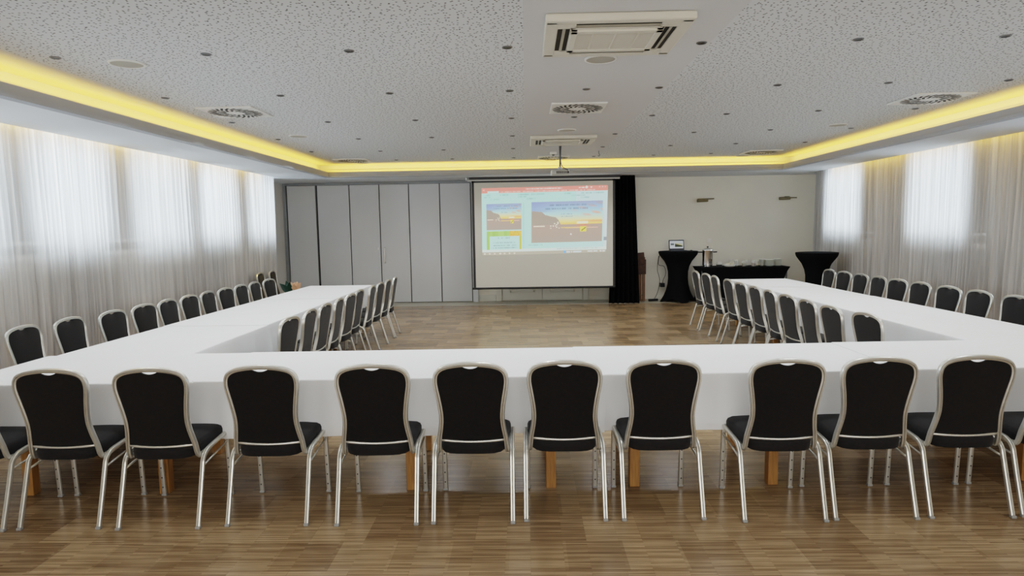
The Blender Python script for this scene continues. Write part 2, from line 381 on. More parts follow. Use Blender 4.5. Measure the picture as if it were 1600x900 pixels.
struct('baseboard_back', box_bm(1.41, XR, YB-0.02, YB, 0, 0.07, bev=0.005), M['wall'])

# ------------------------------------------------------------------ sheer curtains
def curtain(x, y0, y1, z0, z1, sgn, label, seed):
    rng = random.Random(seed)
    ys = []; y = y0
    while y < y1: ys.append(y); y += 0.0115
    ys.append(y1)
    # folds of uneven pitch
    ph = [0.0]; 
    for i in range(1, len(ys)):
        f = 11.5 + 4.5*math.sin(ys[i]*1.9+seed) + 3.0*math.sin(ys[i]*4.3+seed*2)
        ph.append(ph[-1] + 2*PI*f*(ys[i]-ys[i-1]))
    zs = [z0, z0+0.25, z0+0.6, 1.0, 1.4, 1.8, 2.2, 2.5, 2.7, z1]
    bm = bmesh.new(); rows = []
    for z in zs:
        q = (z-z0)/(z1-z0); row = []
        for i, y in enumerate(ys):
            am = 0.026*(1.0-0.45*q)*(1+0.35*math.sin(y*2.7+seed))
            sw = 0.05*(1-q)*math.sin(y*1.3+seed) + 0.03*math.sin(q*5+y*0.8)*(1-q)
            off = am*math.sin(ph[i] + 0.9*math.sin(q*2.2+y*1.7)) + 0.008*math.sin(ph[i]*2.3+q*1.5)
            row.append(bm.verts.new((x+sgn*off, y+sw, z)))
        rows.append(row)
    for a, b in zip(rows, rows[1:]):
        for i in range(len(ys)-1): bm.faces.new((a[i], a[i+1], b[i+1], b[i]))
    o = obj('curtain', bm, M['sheer'], None, True)
    return tag(o, label, 'curtain')
curtain(-5.06, 3.0, 12.9, 0.02, 2.95, 1, 'long sheer white curtain in soft folds along the left wall windows', 1.0)
curtain(6.20, 3.0, 13.92, 0.02, 2.95, -1, 'long sheer white curtain in soft folds along the right wall windows', 2.4)

# ------------------------------------------------------------------ banquet chair
def ribbed(w, d, k=3, depth=0.0028):
    """tube section w (along n) by d (along b), shallow grooves on both broad faces"""
    pts = []
    n = 12; r = d*0.42
    def side(sg):
        out = []
        for i in range(n+1):
            u = -w/2+r + (w-2*r)*i/n
            g = depth*(0.5+0.5*math.cos(2*PI*k*i/n)) if 0 < i < n else depth*0.5
            out.append((u, sg*(d/2-g)))
        return out
    top = side(1); bot = side(-1)
    pts += bot
    for i in range(1, 4):
        a = -PI/2 + PI*i/4; pts.append((w/2-r+r*math.cos(a), (d/2)*math.sin(a)))
    pts += top[::-1]
    for i in range(1, 4):
        a = PI/2 + PI*i/4; pts.append((-w/2+r+r*math.cos(a), (d/2)*math.sin(a)))
    return pts
def yb(z):  # backrest lean
    q = (z-0.39)/0.54
    return -0.125 - 0.10*q - 0.012*math.sin(PI*max(0, min(1, q)))
half = [(0.193, 0.40, 0.470), (0.187, 0.47, None), (0.176, 0.54, None), (0.170, 0.60, None), (0.173, 0.66, None), (0.183, 0.735, None), (0.193, 0.795, None), (0.196, 0.835, None), (0.190, 0.872, None), (0.170, 0.899, None), (0.130, 0.917, None), (0.065, 0.928, None)]
half2 = [(x*1.025, 0.40+(z-0.40)*0.982) for x, z, _ in half]
def make_chair():
    t = thing('banquet_chair', 'x', 'chair', (0, 0, 0))
    # back frame
    R_ = [(0.203, 0.10, 0.412), (0.203, -0.02, 0.395), (0.201, -0.095, 0.387)] + [(x, yb(z), z) for x, z in half2]
    path = R_ + [(0, yb(0.92), 0.9215)] + [(-x, y, z) for x, y, z in R_[::-1]]
    bm = bmesh.new(); sweep(bm, crom(path, 4), ribbed(0.029, 0.030, 2, 0.006), (1, 0, 0))
    obj('back_frame', bm, M['metal'], t, True, 50)
    # upholstered back
    rows = []
    Rz = crom([(x, 0, z) for x, z in half2 if z > 0.45] , 4)
    Rz = [v for v in Rz if v.z >= 0.47 and v.x > 0.055]
    Rz = [Vector((0.1865, 0, 0.462))] + Rz
    NU = 20; bmf = bmesh.new(); grid = {}
    ztop = Rz[-1].z
    for i, v in enumerate(Rz):
        for j in range(NU+1):
            u = -1+2*j/NU
            x = u*(v.x-0.006); zz = v.z - 0.004
            if i == len(Rz)-1: pass
            k = max(0, 1-(ztop-v.z)/0.10)
            zz -= 0.021*k*max(0, 1-(x/0.058)**2)
            for s in (-1, 1):
                e = max(abs(u)**4, max(0, 1-(v.z-0.462)/0.05)**2, k**3)
                puff = 0.006 + 0.011*(1-e)*(1 if s > 0 else 0.35)
                grid[i, j, s] = bmf.verts.new((x, yb(v.z) + s*puff, zz))
    nr = len(Rz)
    for s in (-1, 1):
        for i in range(nr-1):
            for j in range(NU): bmf.faces.new((grid[i, j, s], grid[i, j+1, s], grid[i+1, j+1, s], grid[i+1, j, s]))
    for i in range(nr-1):
        for j in (0, NU): bmf.faces.new((grid[i, j, -1], grid[i+1, j, -1], grid[i+1, j, 1], grid[i, j, 1]))
    for j in range(NU):
        for i in (0, nr-1): bmf.faces.new((grid[i, j, -1], grid[i, j+1, -1], grid[i, j+1, 1], grid[i, j, 1]))
    obj('backrest', bmf, M['fabric'], t, True, 60)
    # lower back rail, bowed
    bm = bmesh.new(); pts = [(0.185*u, yb(0.46)-0.012*(1-u*u)-0.004, 0.462-0.010*(1-u*u)) for u in [-1+i/6 for i in range(13)]]
    sweep(bm, pts, circ(0.008, 8, 0.006), (0, 0, 1)); obj('back_rail', bm, M['metal'], t, True)
    # seat
    bm = bmesh.new(); rings = []; K = 40
    def out(a, s):
        ca, sa = math.cos(a), math.sin(a); n = 5.0
        r = (abs(ca)**n + abs(sa)**n)**(-1/n)
        y = r*sa; w = 0.205 + 0.020*y
        return w*r*ca*s, 0.03 + 0.205*y*s
    for s, z in ((0.90, 0.398), (0.985, 0.404), (1.0, 0.425), (1.0, 0.447), (0.97, 0.463), (0.88, 0.473), (0.6, 0.480), (0.3, 0.483)):
        ring = []
        for i in range(K):
            x, y = out(2*PI*i/K, s); ring.append(bm.verts.new((x, y, z + 0.018*(y-0.03)/0.2)))
        rings.append(ring)
    for a, b in zip(rings, rings[1:]):
        for i in range(K): bm.faces.new((a[i], a[(i+1) % K], b[(i+1) % K], b[i]))
    bm.faces.new(rings[0]); bm.faces.new(rings[-1])
    obj('seat', bm, M['seat_fabric'], t, True, 60)
    for s in (-1, 1):
        # rear leg runs on forward as the side rail of the seat
        bm = bmesh.new()
        p = crom([(s*0.222, 0.215, 0.432), (s*0.224, 0.10, 0.424), (s*0.225, -0.02, 0.415), (s*0.226, -0.085, 0.405), (s*0.226, -0.128, 0.372), (s*0.226, -0.146, 0.32), (s*0.2265, -0.18, 0.20), (s*0.227, -0.236, 0.014)], 4)
        sweep(bm, p, ribbed(0.027, 0.024, 2, 0.005), (s, 0, 0))
        lg = obj('leg', bm, M['metal'], t, True, 50)
        obj('foot_cap', box_bm(s*0.227-0.014, s*0.227+0.014, -0.254, -0.228, 0.0, 0.016, bev=0.004), M['foot'], lg)
        bm = bmesh.new()
        sweep(bm, [(s*0.216, 0.208, 0.425), (s*0.216, 0.215, 0.30), (s*0.216, 0.232, 0.014)], ribbed(0.030, 0.020, 1, 0.001), (1, 0, 0))
        for z in (0.06, 0.125, 0.19, 0.25):
            yy = 0.215 + 0.017*(0.30-z)/0.286
            r = bmesh.ops.create_circle(bm, cap_ends=True, segments=8, radius=0.005)
            bmesh.ops.transform(bm, matrix=Matrix.Translation((s*0.216, yy-0.0112, z)) @ Matrix.Rotation(PI/2, 4, 'X'), verts=r['verts'])
            for v in r['verts']:
                for f in v.link_faces: f.material_index = 1
        lg = obj('leg', bm, [M['metal'], M['hole']], t, True, 50)
        obj('foot_cap', box_bm(s*0.216-0.016, s*0.216+0.016, 0.221, 0.245, 0.0, 0.016, bev=0.004), M['foot'], lg)
        bm = bmesh.new(); tube(bm, [(s*0.218, 0.208, 0.365), (s*0.219, 0.03, 0.345), (s*0.221, -0.14, 0.325)], 0.0065, 8)
        obj('brace', bm, M['metal'], t, True)
    return t
chair0 = make_chair(); first = [True]
def place_chair(x, y, rz, label, group):
    if first[0]: c = chair0; first[0] = False
    else: c = copy_tree(chair0)
    c.location = (x, y, 0); c.rotation_euler = (0, 0, rz)
    c['label'] = label; c['group'] = group; return c
front = [(-3.235, 3.44), (-2.70, 3.46), (-2.125, 3.455), (-1.51, 3.49), (-0.88, 3.49), (-0.325, 3.505), (0.205, 3.53), (0.76, 3.535), (1.44, 3.505), (1.955, 3.525), (2.50, 3.54), (3.02, 3.55)]
frot = [0, 1, 1.5, 0.5, 1, 0, 0, 1, 0, 0.5, 0, 0]
for i, (x, y) in enumerate(front):
    if i == 0: lb = 'dark banquet chair cut off by the left frame edge in the nearest row'
    elif i == 11: lb = 'dark banquet chair cut off by the right frame edge in the nearest row'
    else: lb = 'dark silver-framed banquet chair seen from behind in nearest row, %s whole chair from left' % ORD[i-1]
    place_chair(x, y+0.24, math.radians(frot[i]), lb, 'chairs along the near side of the front table')
lo = [5.20, 5.68, 6.16, 6.67, 7.14, 7.60, 8.06, 8.53, 9.01, 9.48, 10.0]
for i, y in enumerate(lo):
    place_chair(-4.10+0.235-(0.12 if i == 0 else 0.08 if i == 1 else 0), y, -PI/2 + math.radians([5, 3, 0, -2, 2, 0, 3, -3, 0, 2, -4][i]), 'dark banquet chair between left curtain and left table, %s from the near end' % ORD[i], 'chairs along the window side of the left table')
li = [5.53, 6.04, 6.52, 7.00, 7.48, 8.0, 8.55, 9.04, 9.54, 10.03]
for i, y in enumerate(li):
    place_chair(-2.07-0.235+(-0.03 if i == 5 else 0), y, PI/2 + math.radians([-3, 2, 0, 3, -2, 0, 2, -2, 0, 3][i]), 'dark banquet chair on the inner side of the left table, %s from the near end' % ORD[i], 'chairs along the inner side of the left table')
ri = [5.32, 5.80, 6.28, 6.78, 7.25, 7.73, 8.25, 8.75, 9.38, 9.85, 10.45]
for i, y in enumerate(ri):
    place_chair(2.73+0.235+(0.06 if i == 0 else 0), y, -PI/2 + math.radians([4, 0, -2, 2, -3, 0, 2, 0, -2, 3, 0][i]), 'dark banquet chair on the inner side of the right table, %s from the near end' % ORD[i], 'chairs along the inner side of the right table')
ro = [6.38, 6.93, 7.41, 7.95, 8.42, 8.89, 9.36, 9.84, 10.33]
for i, y in enumerate(ro):
    place_chair(4.86-0.235, y, PI/2 + math.radians([0, -2, 2, 0, 3, -2, 0, 2, -1][i]), 'dark banquet chair between right curtain and right table, %s from the near end' % ORD[i], 'chairs along the window side of the right table')
place_chair(-4.66, 11.60, -PI/2+0.1, 'spare dark banquet chair by the left curtain beyond the table, nearer of two', 'spare chairs by the left curtain')
place_chair(-4.66, 12.16, -PI/2+0.1, 'spare dark banquet chair by the left curtain beyond the table, farther of two', 'spare chairs by the left curtain')

# ------------------------------------------------------------------ tables and cloths
def make_table(x0, x1, w, legs, loc, rz, label, group):
    t = thing('banquet_table', label, 'table', loc, rz, group)
    obj('tabletop', box_bm(x0+0.012, x1-0.012, 0.012, w-0.012, 0.715, 0.745, bev=0.004), M['table_top'], t)
    for lx in legs:
        for ly in (0.10, w-0.10):
            obj('leg', box_bm(lx-0.032, lx+0.032, ly-0.032, ly+0.032, 0, 0.715, bev=0.004), M['wood_leg'], t)
    obj('apron', box_bm(min(legs)+0.02, max(legs)-0.02, 0.09, w-0.09, 0.66, 0.715), M['table_top'], t)
    return t
def cloth(x0, x1, w, loc, rz, label, group, z=0.752, hang=(1, 1, 1, 1), drop=0.36, seed=0, corner=0.0):
    """hang: near side, right end, far side, left end"""
    rng = random.Random(seed)
    pts = []; step = 0.03
    def seg(a, b, nrm, h):
        n = max(2, int((Vector(b)-Vector(a)).length/step))
        for i in range(n):
            q = i/n
            pts.append((a[0]+(b[0]-a[0])*q, a[1]+(b[1]-a[1])*q, nrm, h))
    def cor(c, a0, h0, h1, r=0.02):
        for i in range(5):
            a = a0 + (PI/2)*i/5
            pts.append((c[0]+r*math.cos(a), c[1]+r*math.sin(a), (math.cos(a), math.sin(a)), h0 if (h0 == h1) else min(h0, h1)))
    r = 0.02
    seg((x0+r, 0), (x1-r, 0), (0, -1), hang[0]); cor((x1-r, r), -PI/2, hang[0], hang[1])
    seg((x1, r), (x1, w-r), (1, 0), hang[1]); cor((x1-r, w-r), 0, hang[1], hang[2])
    seg((x1-r, w), (x0+r, w), (0, 1), hang[2]); cor((x0+r, w-r), PI/2, hang[2], hang[3])
    seg((x0, w-r), (x0, r), (-1, 0), hang[3]); cor((x0+r, r), PI, hang[3], hang[0])
    n = len(pts); L_ = [0]
    for i in range(1, n): L_.append(L_[-1] + math.hypot(pts[i][0]-pts[i-1][0], pts[i][1]-pts[i-1][1]))
    f1, f2, p1, p2 = rng.uniform(5, 7), rng.uniform(11, 15), rng.uniform(0, 6), rng.uniform(0, 6)
    bm = bmesh.new(); rings = []
    lv = [(-0.012, 0.0), (0.0, 0.0012), (0.005, 0.004), (0.008, 0.010), (0.010, 0.03), (0.012, 0.12), (0.014, 0.25), (0.017, 0.5), (0.020, 0.75), (0.022, 1.0)]
    for k, (o, tt) in enumerate(lv):
        ring = []
        for i, (x, y, nr, h) in enumerate(pts):
            s = L_[i]
            wv = (0.010*math.sin(f1*s+p1) + 0.005*math.sin(f2*s+p2+tt*0.8))*tt*tt + 0.004*math.sin(2.1*s+p2)*tt
            oo = (o + wv) if h else min(o, 0.0)
            zz = z - (tt*drop*(1+0.012*math.sin(1.7*s+p1)) if h else min(tt, 0.012)*0.25)
            ring.append(bm.verts.new((x+nr[0]*oo, y+nr[1]*oo, zz)))
        rings.append(ring)
    for a, b in zip(rings, rings[1:]):
        for i in range(n): bm.faces.new((a[i], a[(i+1) % n], b[(i+1) % n], b[i]))
    bm.faces.new(rings[0])
    o = obj('tablecloth', bm, M['cloth'], None, True, 40); o.location = loc; o.rotation_euler = (0, 0, rz)
    return tag(o, label, 'tablecloth', group)
FR = math.radians(1.15)
FL = (0.0, 3.925, 0)
W = 0.93
names = ['leftmost', 'second from left', 'third from left', 'rightmost']
ft = [(-3.66, -1.90, (-3.24, -2.36)), (-1.88, 0.42, (-0.76, 0.14)), (0.44, 2.43, (0.68, 1.57)), (2.45, 4.36, (3.20, 4.10))]
fc = [(-3.67, -1.70, 0.752, (1, 0, 1, 1)), (-2.11, 0.52, 0.756, (1, 0, 1, 0)), (0.36, 2.58, 0.760, (1, 0, 1, 0)), (2.34, 4.37, 0.764, (1, 1, 1, 0))]
for i in range(4):
    make_table(ft[i][0], ft[i][1], W, ft[i][2], FL, FR, 'wooden-legged banquet table under white cloth in front row, %s' % names[i], 'tables of the front row')
    cloth(fc[i][0], fc[i][1], W, FL, FR, 'white cloth over the front row of tables, %s' % names[i], 'cloths of the front row', fc[i][2], fc[i][3], 0.36, 10+i)
def side_run(xin, W2, ytab, ycl, sidename, rz=PI/2):
    # local x runs away from the camera, local y to the left
    nm = ['nearest', 'middle', 'farthest']
    for i, (a, b) in enumerate(ytab):
        make_table(a, b, W2, (a+0.15, b-0.15), (xin, 0, 0), rz, 'banquet table under white cloth in the %s run, %s of three' % (sidename, nm[i]), 'tables of the %s run' % sidename)
    for i, (a, b, z) in enumerate(ycl):
        cloth(a, b, W2, (xin, 0, 0), rz, 'white cloth over the %s run of tables, %s of three' % (sidename, nm[i]), 'cloths of the %s run' % sidename, z, (1, 1 if i == 2 else 0, 1, 0), 0.36, 30+i+len(sidename))
side_run(-2.60, 1.04, [(4.88, 6.75), (6.77, 8.68), (8.70, 10.60)], [(4.79, 6.36, 0.750), (6.25, 8.7, 0.754), (8.6, 10.62, 0.758)], 'left')
side_run(4.32, 0.93, [(5.03, 6.92), (6.94, 8.82), (8.84, 10.74)], [(4.90, 8.05, 0.758), (7.47, 9.40, 0.754), (9.32, 10.76, 0.758)], 'right')

# ------------------------------------------------------------------ projection screen
SY = 13.72
scr = thing('projection_screen', 'pull-down projection screen with black border showing an office slide editor', 'screen', (0.38, SY, 0))
sx = 0.38
bm = bmesh.new(); X0, X1, Z0, Z1 = -1.145-sx, 1.895-sx, 0.37, 2.668
obj('fabric', box_bm(X0+0.035, X1-0.035, 0.0, 0.004, Z0+0.03, Z1-0.02), M['screen'], scr)
for a, b, c, d in ((X0, X0+0.05, Z0, Z1), (X1-0.05, X1, Z0, Z1), (X0, X1, Z1-0.035, Z1)): bx(bm, a, b, -0.002, 0.005, c, d)
obj('border', bm, M['black_plastic'], scr)
bm = bmesh.new(); tube(bm, [(X0-0.02, 0, Z0+0.01), (X1+0.0, 0, Z0+0.01)], 0.022, 10); obj('bottom_bar', bm, M['black_plastic'], scr, True, 40)
cs = obj('casing', box_bm(X0-0.09, X1+0.10, -0.02, 0.08, 2.668, 2.700, bev=0.006), M['grey_plastic'], scr)
obj('casing_shadow_band', box_bm(X0-0.05, X1+0.10, -0.022, 0.078, 2.700, 2.749, bev=0.004), M['black_plastic'], cs)  # black strip stands in for the shadow between casing and soffit
obj('end_cap', box_bm(X0-0.125, X0-0.09, -0.025, 0.085, 2.685, 2.748, bev=0.006), M['grey_plastic'], cs)
def s2l(c): return tuple(((x/255+0.055)/1.055)**2.4 if x > 10 else x/255/12.92 for x in c)
def lerp(a, b, t): return tuple(x+(y-x)*t for x, y in zip(a, b))
def hsh(a, b): 
    v = math.sin(a*127.1+b*311.7)*43758.5453; return v-math.floor(v)
def textline(u, v, u0, u1, v0, hh, wd, seed):
    if not (u0 < u < u1 and abs(v-v0) < hh): return 0
    k = math.floor((u-u0)/wd)
    return (0.35+0.65*hsh(k, seed)) if hsh(k*0.37, seed+3) > 0.16 else 0
def sunset(a, b, big):
    sky = [(0.0, (150, 160, 200)), (0.15, (160, 195, 225)), (0.3, (185, 225, 225)), (0.42, (225, 230, 190)), (0.5, (252, 228, 150)), (0.56, (250, 205, 120))]
    hill = [(0, 0.22), (0.08, 0.235), (0.15, 0.25), (0.19, 0.32), (0.27, 0.36), (0.34, 0.385), (0.38, 0.45), (0.41, 0.55), (0.42, 0.58)]
    hz = 0.57
    if b < hz:
        for (p0, c0), (p1, c1) in zip(sky, sky[1:]):
            if b <= p1: c = lerp(c0, c1, (b-p0)/(p1-p0)); break
        else: c = sky[-1][1]
        if a < 0.35 and b < 0.25: c = lerp(c, (135, 150, 205), (0.35-a)/0.35*0.7)
        cl = math.sin(a*13+b*31)+math.sin(a*29-b*47+1)
        if a > 0.55 and b < 0.36 and cl > 0.2: c = lerp(c, (225, 165, 140) if b > 0.12 else (165, 160, 170), min(0.75, cl*0.5)*min(1, (a-0.5)*2.4))
        if 0.45 < b < 0.53 and a > 0.58: c = lerp(c, (240, 150, 100), 0.75*min(1, (a-0.58)*3.5)*(1-abs(b-0.49)/0.04))
        if 0.5 < b < 0.56 and 0.64 < a < 0.8: c = (255, 250, 215)
        for (p0, h0), (p1, h1) in zip(hill, hill[1:]):
            if p0 <= a <= p1 and b > h0+(h1-h0)*(a-p0)/(p1-p0): c = (160, 148, 135)
    else:
        c = lerp((172, 150, 138), (165, 152, 140), (b-hz)/0.43)
        if abs(a-0.72) < 0.12 and b < 0.66: c = lerp(c, (220, 140, 110), 1-abs(a-0.72)/0.12)
        w = 0.012 if big else 0.016
        if a > 0.42 and abs(b-0.645-0.02*(a-0.42)) < w and a < 0.94: c = lerp((255, 205, 120), (235, 190, 175), (a-0.42)/0.5)
    if 0.03 < a < 0.19 and abs(b-0.60) < 0.012: c = (238, 225, 205)
    if 0.22 < a < 0.40 and 0.50 < b < 0.66 and hsh(math.floor(a*60), math.floor(b*34)) > 0.80: c = (240, 235, 215)
    if big and math.hypot((a-0.56)*1.8, b-0.81) < 0.02: c = (245, 245, 240)
    if 0.685 < a < 0.775 and 0.625 < b < 0.755:
        c = (248, 232, 110)
        if abs((a-0.735)*1.5+(b-0.69)) < 0.018 and 0.64 < b < 0.735: c = (120, 110, 50)
    tx = 0
    if big:
        tx = max(textline(a, b, 0.24, 0.80, 0.085, 0.018, 0.013, 1), textline(a, b, 0.19, 0.79, 0.175, 0.020, 0.013, 2), textline(a, b, 0.41, 0.57, 0.315, 0.011, 0.010, 4), textline(a, b, 0.41, 0.58, 0.372, 0.012, 0.010, 5))
    else:
        tx = max(textline(a, b, 0.25, 0.95, 0.085, 0.02, 0.03, 1), textline(a, b, 0.2, 0.9, 0.175, 0.02, 0.03, 2), textline(a, b, 0.42, 0.62, 0.33, 0.02, 0.03, 4))
    return lerp(c, (85, 100, 130), 0.6*tx)
def ui(u, v):
    cy = (190, 236, 226)
    if v > 1.0:
        c = None
        for q in (0.02, 0.06, 0.10, 0.145, 0.18, 0.22, 0.26):
            if abs(u-q) < 0.008 and 1.012 < v < 1.04: c = lerp((240, 240, 235), (210, 190, 160), hsh(q*50, 2)*0.6)
        if 0.655 < u < 0.675 and v < 1.045: c = (120, 170, 220)
        if 0.68 < u < 0.80 and textline(u, v, 0.68, 0.80, 1.026, 0.012, 0.006, 8): c = (215, 225, 230)
        if 0.85 < u < 0.99 and textline(u, v, 0.85, 0.99, 1.022, 0.012, 0.008, 9): c = (225, 230, 230)
        return c or (176, 170, 154)
    if v < 0.08:
        if 0.045 < u < 0.138 and v > 0.048: return (205, 238, 230)
        c = (228, 143, 132)
        tx = max(textline(u, v, 0.35, 0.64, 0.026, 0.010, 0.006, 11), textline(u, v, 0.15, 0.90, 0.065, 0.009, 0.011, 12)*0.7, textline(u, v, 0.77, 0.82, 0.026, 0.01, 0.006, 13))
        if math.hypot((u-0.833)*2, v-0.022) < 0.02: tx = 1
        if math.hypot((u-0.87)*2, v-0.022) < 0.013: tx = 0.9
        for q in (0.935, 0.958, 0.98): 
            if abs(u-q) < 0.005 and abs(v-0.022) < 0.008: tx = 0.6
        if math.hypot((u-0.018)*2, v-0.03) < 0.014: tx = 0.5
        return lerp(c, (250, 232, 222), tx)
    if 0.395 < u < 0.965 and 0.235 < v < 0.868: return sunset((u-0.395)/0.57, (v-0.235)/0.633, True)
    if 0.035 < u < 0.318 and 0.25 < v < 0.655: return sunset((u-0.035)/0.283, (v-0.25)/0.405, False)
    if 0.035 < u < 0.318 and 0.675 < v < 0.965:
        a = (u-0.035)/0.283; b = (v-0.675)/0.29
        if 0.09 < a < 0.94 and b > 0.27:
            tx = max(textline(a, b, 0.32, 0.66, 0.37, 0.03, 0.02, 21), textline(a, b, 0.2, 0.82, 0.62, 0.03, 0.02, 22), textline(a, b, 0.15, 0.85, 0.77, 0.03, 0.02, 23), textline(a, b, 0.12, 0.88, 0.90, 0.03, 0.02, 24))
            return lerp((195, 238, 230), (120, 150, 150), tx*0.7)
        if b < 0.27 and a > 0.66: return lerp((240, 205, 110), (225, 170, 70), hsh(math.floor(a*30), math.floor(b*14)))
        return lerp((175, 215, 125), (150, 195, 100), hsh(math.floor(a*12), 3)) if a < 0.9 else (200, 200, 90)
    tx = 0
    if v < 0.235:
        for r_, s_ in ((0.11, 31), (0.145, 32), (0.18, 33)):
            tx = max(tx, textline(u, v, 0.02, 0.97, r_, 0.011, 0.012, s_)*(0.9 if hsh(math.floor(u*14), s_) > 0.5 else 0))
        if 0.985 < u: pass
        return lerp(cy if u < 0.75 else (205, 235, 235), (120, 170, 165), tx*0.55)
    if v > 0.955: return lerp((225, 240, 232), (150, 180, 180), 0.5*textline(u, v, 0.6, 0.95, 0.975, 0.01, 0.009, 41))
    if 0.36 < u < 0.50 and abs(v-0.905) < 0.01: return lerp(cy, (130, 165, 165), 0.6*textline(u, v, 0.36, 0.49, 0.905, 0.01, 0.008, 42))
    if abs(u-0.335) < 0.004: return (175, 222, 216)
    if u > 0.978: return (215, 232, 232) if not (0.80 < v < 0.86) else (140, 150, 160)
    return lerp(cy, (205, 226, 232), max(0, u-0.5))
def sat(c, k=1.25):
    g = 0.3*c[0]+0.59*c[1]+0.11*c[2]; return tuple(max(0, min(255, g+(x-g)*k)) for x in c)
def painted(name, nu, nv, vmax, fn, pos, m, parent):
    me = bpy.data.meshes.new(name); vs = []; fs = []; cols = []
    for j in range(nv):
        for i in range(nu):
            k = len(vs)
            for du, dv in ((0, 0), (1, 0), (1, 1), (0, 1)): vs.append(pos((i+du)/nu, (j+dv)/nv*vmax))
            fs.append((k, k+3, k+2, k+1)); cols.append(s2l(sat(fn((i+0.5)/nu, (j+0.5)/nv*vmax))))
    me.from_pydata(vs, [], fs)
    at = me.color_attributes.new('Col', 'FLOAT_COLOR', 'CORNER')
    buf = []
    for c in cols: buf += [c[0], c[1], c[2], 1.0]*4
    at.data.foreach_set('color', buf)
    me.materials.append(m); o = bpy.data.objects.new(name, me); COL.objects.link(o); o.parent = parent; return o
# corners of the projected picture on the screen plane
CT = {}
def onplane(u, v, y):
    Fw = (-xc[2], -yc[2], -zc[2]); a = (u-800)/F; b = -(v-450)/F
    d = [(-xc[2]) + a*xc[0] + b*xc[1], (-yc[2]) + a*yc[0] + b*yc[1], (-zc[2]) + a*zc[0] + b*zc[1]]
    t = y/d[1]; return (d[0]*t, H+d[2]*t)
q00, q10, q01, q11 = (-0.934, 2.516), (1.742, 2.539), (-0.945, 1.156), (1.703, 1.185)
def spos(u, v):
    v_ = v
    a = (q00[0]+(q10[0]-q00[0])*u, q00[1]+(q10[1]-q00[1])*u); b = (q01[0]+(q11[0]-q01[0])*u, q01[1]+(q11[1]-q01[1])*u)
    return (a[0]+(b[0]-a[0])*v_-sx, -0.003, a[1]+(b[1]-a[1])*v_)
painted('projected_slide', 300, 170, 1.05, ui, spos, M['slide'], scr)

# black drape beside the screen
bm = bmesh.new(); rows = []
for z in [0.005, 0.3, 0.8, 1.4, 2.0, 2.5, 2.745]:
    q = z/2.745; row = []
    xa = 1.78+(0.10)*q - 0.05*math.sin(q*PI)*0; xb = 2.44 - 0.10*q
    n = 60
    for i in range(n+1):
        u = i/n; x = xa+(xb-xa)*u
        row.append(bm.verts.new((x, 13.86+0.05*math.sin(u*2*PI*6+q*0.7)*(1-0.3*q), z)))
    for i in range(n, -1, -1):
        u = i/n; x = xa+(xb-xa)*u
        row.append(bm.verts.new((x, 13.90+0.05*math.sin(u*2*PI*6+q*0.7)*(1-0.3*q), z)))
    rows.append(row)
for a, b in zip(rows, rows[1:]):
    for i in range(len(a)): bm.faces.new((a[i], a[(i+1) % len(a)], b[(i+1) % len(a)], b[i]))
bm.faces.new(rows[0]); bm.faces.new(rows[-1])
tag(obj('drape', bm, M['drape'], None, True, 50), 'black floor-length drape hanging at the right edge of the projection screen', 'drape')

# ------------------------------------------------------------------ ceiling fittings
def aircon(x0, x1, y0, y1, label):
    t = thing('air_conditioner', label, 'air conditioner', ((x0+x1)/2, (y0+y1)/2, CZ), 0, 'ceiling cassettes')
    w, d = (x1-x0)/2, (y1-y0)/2; z0 = -0.05
    bm = bmesh.new(); sl = 0.27
    # fascia as a ring of bars leaving four slots open
    slots = [(-sl, sl, -d+0.075, -d+0.155), (-sl, sl, d-0.155, d-0.075)]
    bx(bm, -w, w, -d, -d+0.075, z0, 0, bev=0.012); bx(bm, -w, w, d-0.075, d, z0, 0, bev=0.012)
    bx(bm, -w, -w+0.085, -d+0.03, d-0.03, z0, 0, bev=0.01); bx(bm, w-0.085, w, -d+0.03, d-0.03, z0, 0, bev=0.01)
    for s in (-1, 1):
        bx(bm, s*0.272, s*(w-0.08), -d+0.07, -d+0.16, z0, -0.005); bx(bm, s*0.272, s*(w-0.08), d-0.16, d-0.07, z0, -0.005)
        bx(bm, s*0.29, s*(w-0.165), -d+0.15, d-0.15, z0, -0.005)
    bx(bm, -0.30, 0.30, -d+0.150, -d+0.20, z0, -0.005); bx(bm, -0.30, 0.30, d-0.20, d-0.150, z0, -0.005)
    obj('fascia', bm, M['ac'], t)
    obj('duct', box_bm(-w+0.02, w-0.02, -d+0.02, d-0.02, -0.041, -0.002), M['ac_dark'], t)
    bm = bmesh.new(); g = 0.30; e = d-0.185
    for q in ((-g, g, -e, -e+0.05), (-g, g, e-0.05, e), (-g, -g+0.045, -e, e), (g-0.045, g, -e, e)): bx(bm, q[0], q[1], q[2], q[3], z0-0.014, z0+0.01, bev=0.004)
    n = 26
    for i in range(n):
        y = -e+0.05+(2*e-0.10)*(i+0.5)/n; bx(bm, -g+0.04, g-0.04, y-0.006, y+0.006, z0-0.008, z0+0.006)
    for i in range(1, 4):
        x = -g+2*g*i/4; bx(bm, x-0.006, x+0.006, -e+0.04, e-0.04, z0-0.011, z0+0.006)
    bx(bm, -g+0.04, g-0.04, -e+0.04, e-0.04, z0, z0+0.008)
    obj('intake_grille', bm, M['ac'], t)
    for s in (-1, 1):
        obj('louvre', box_bm(-0.28, 0.28, s*(d-0.115)-0.010, s*(d-0.115)+0.010, -0.049, -0.045, rot=Matrix.Rotation(s*0.2, 3, 'X')), M['ac_vane'], t)
        obj('louvre', box_bm(s*(w-0.125)-0.010, s*(w-0.125)+0.010, -d+0.17, d-0.17, -0.049, -0.045, rot=Matrix.Rotation(-s*0.2, 3, 'Y')), M['ac_vane'], t)
    return t
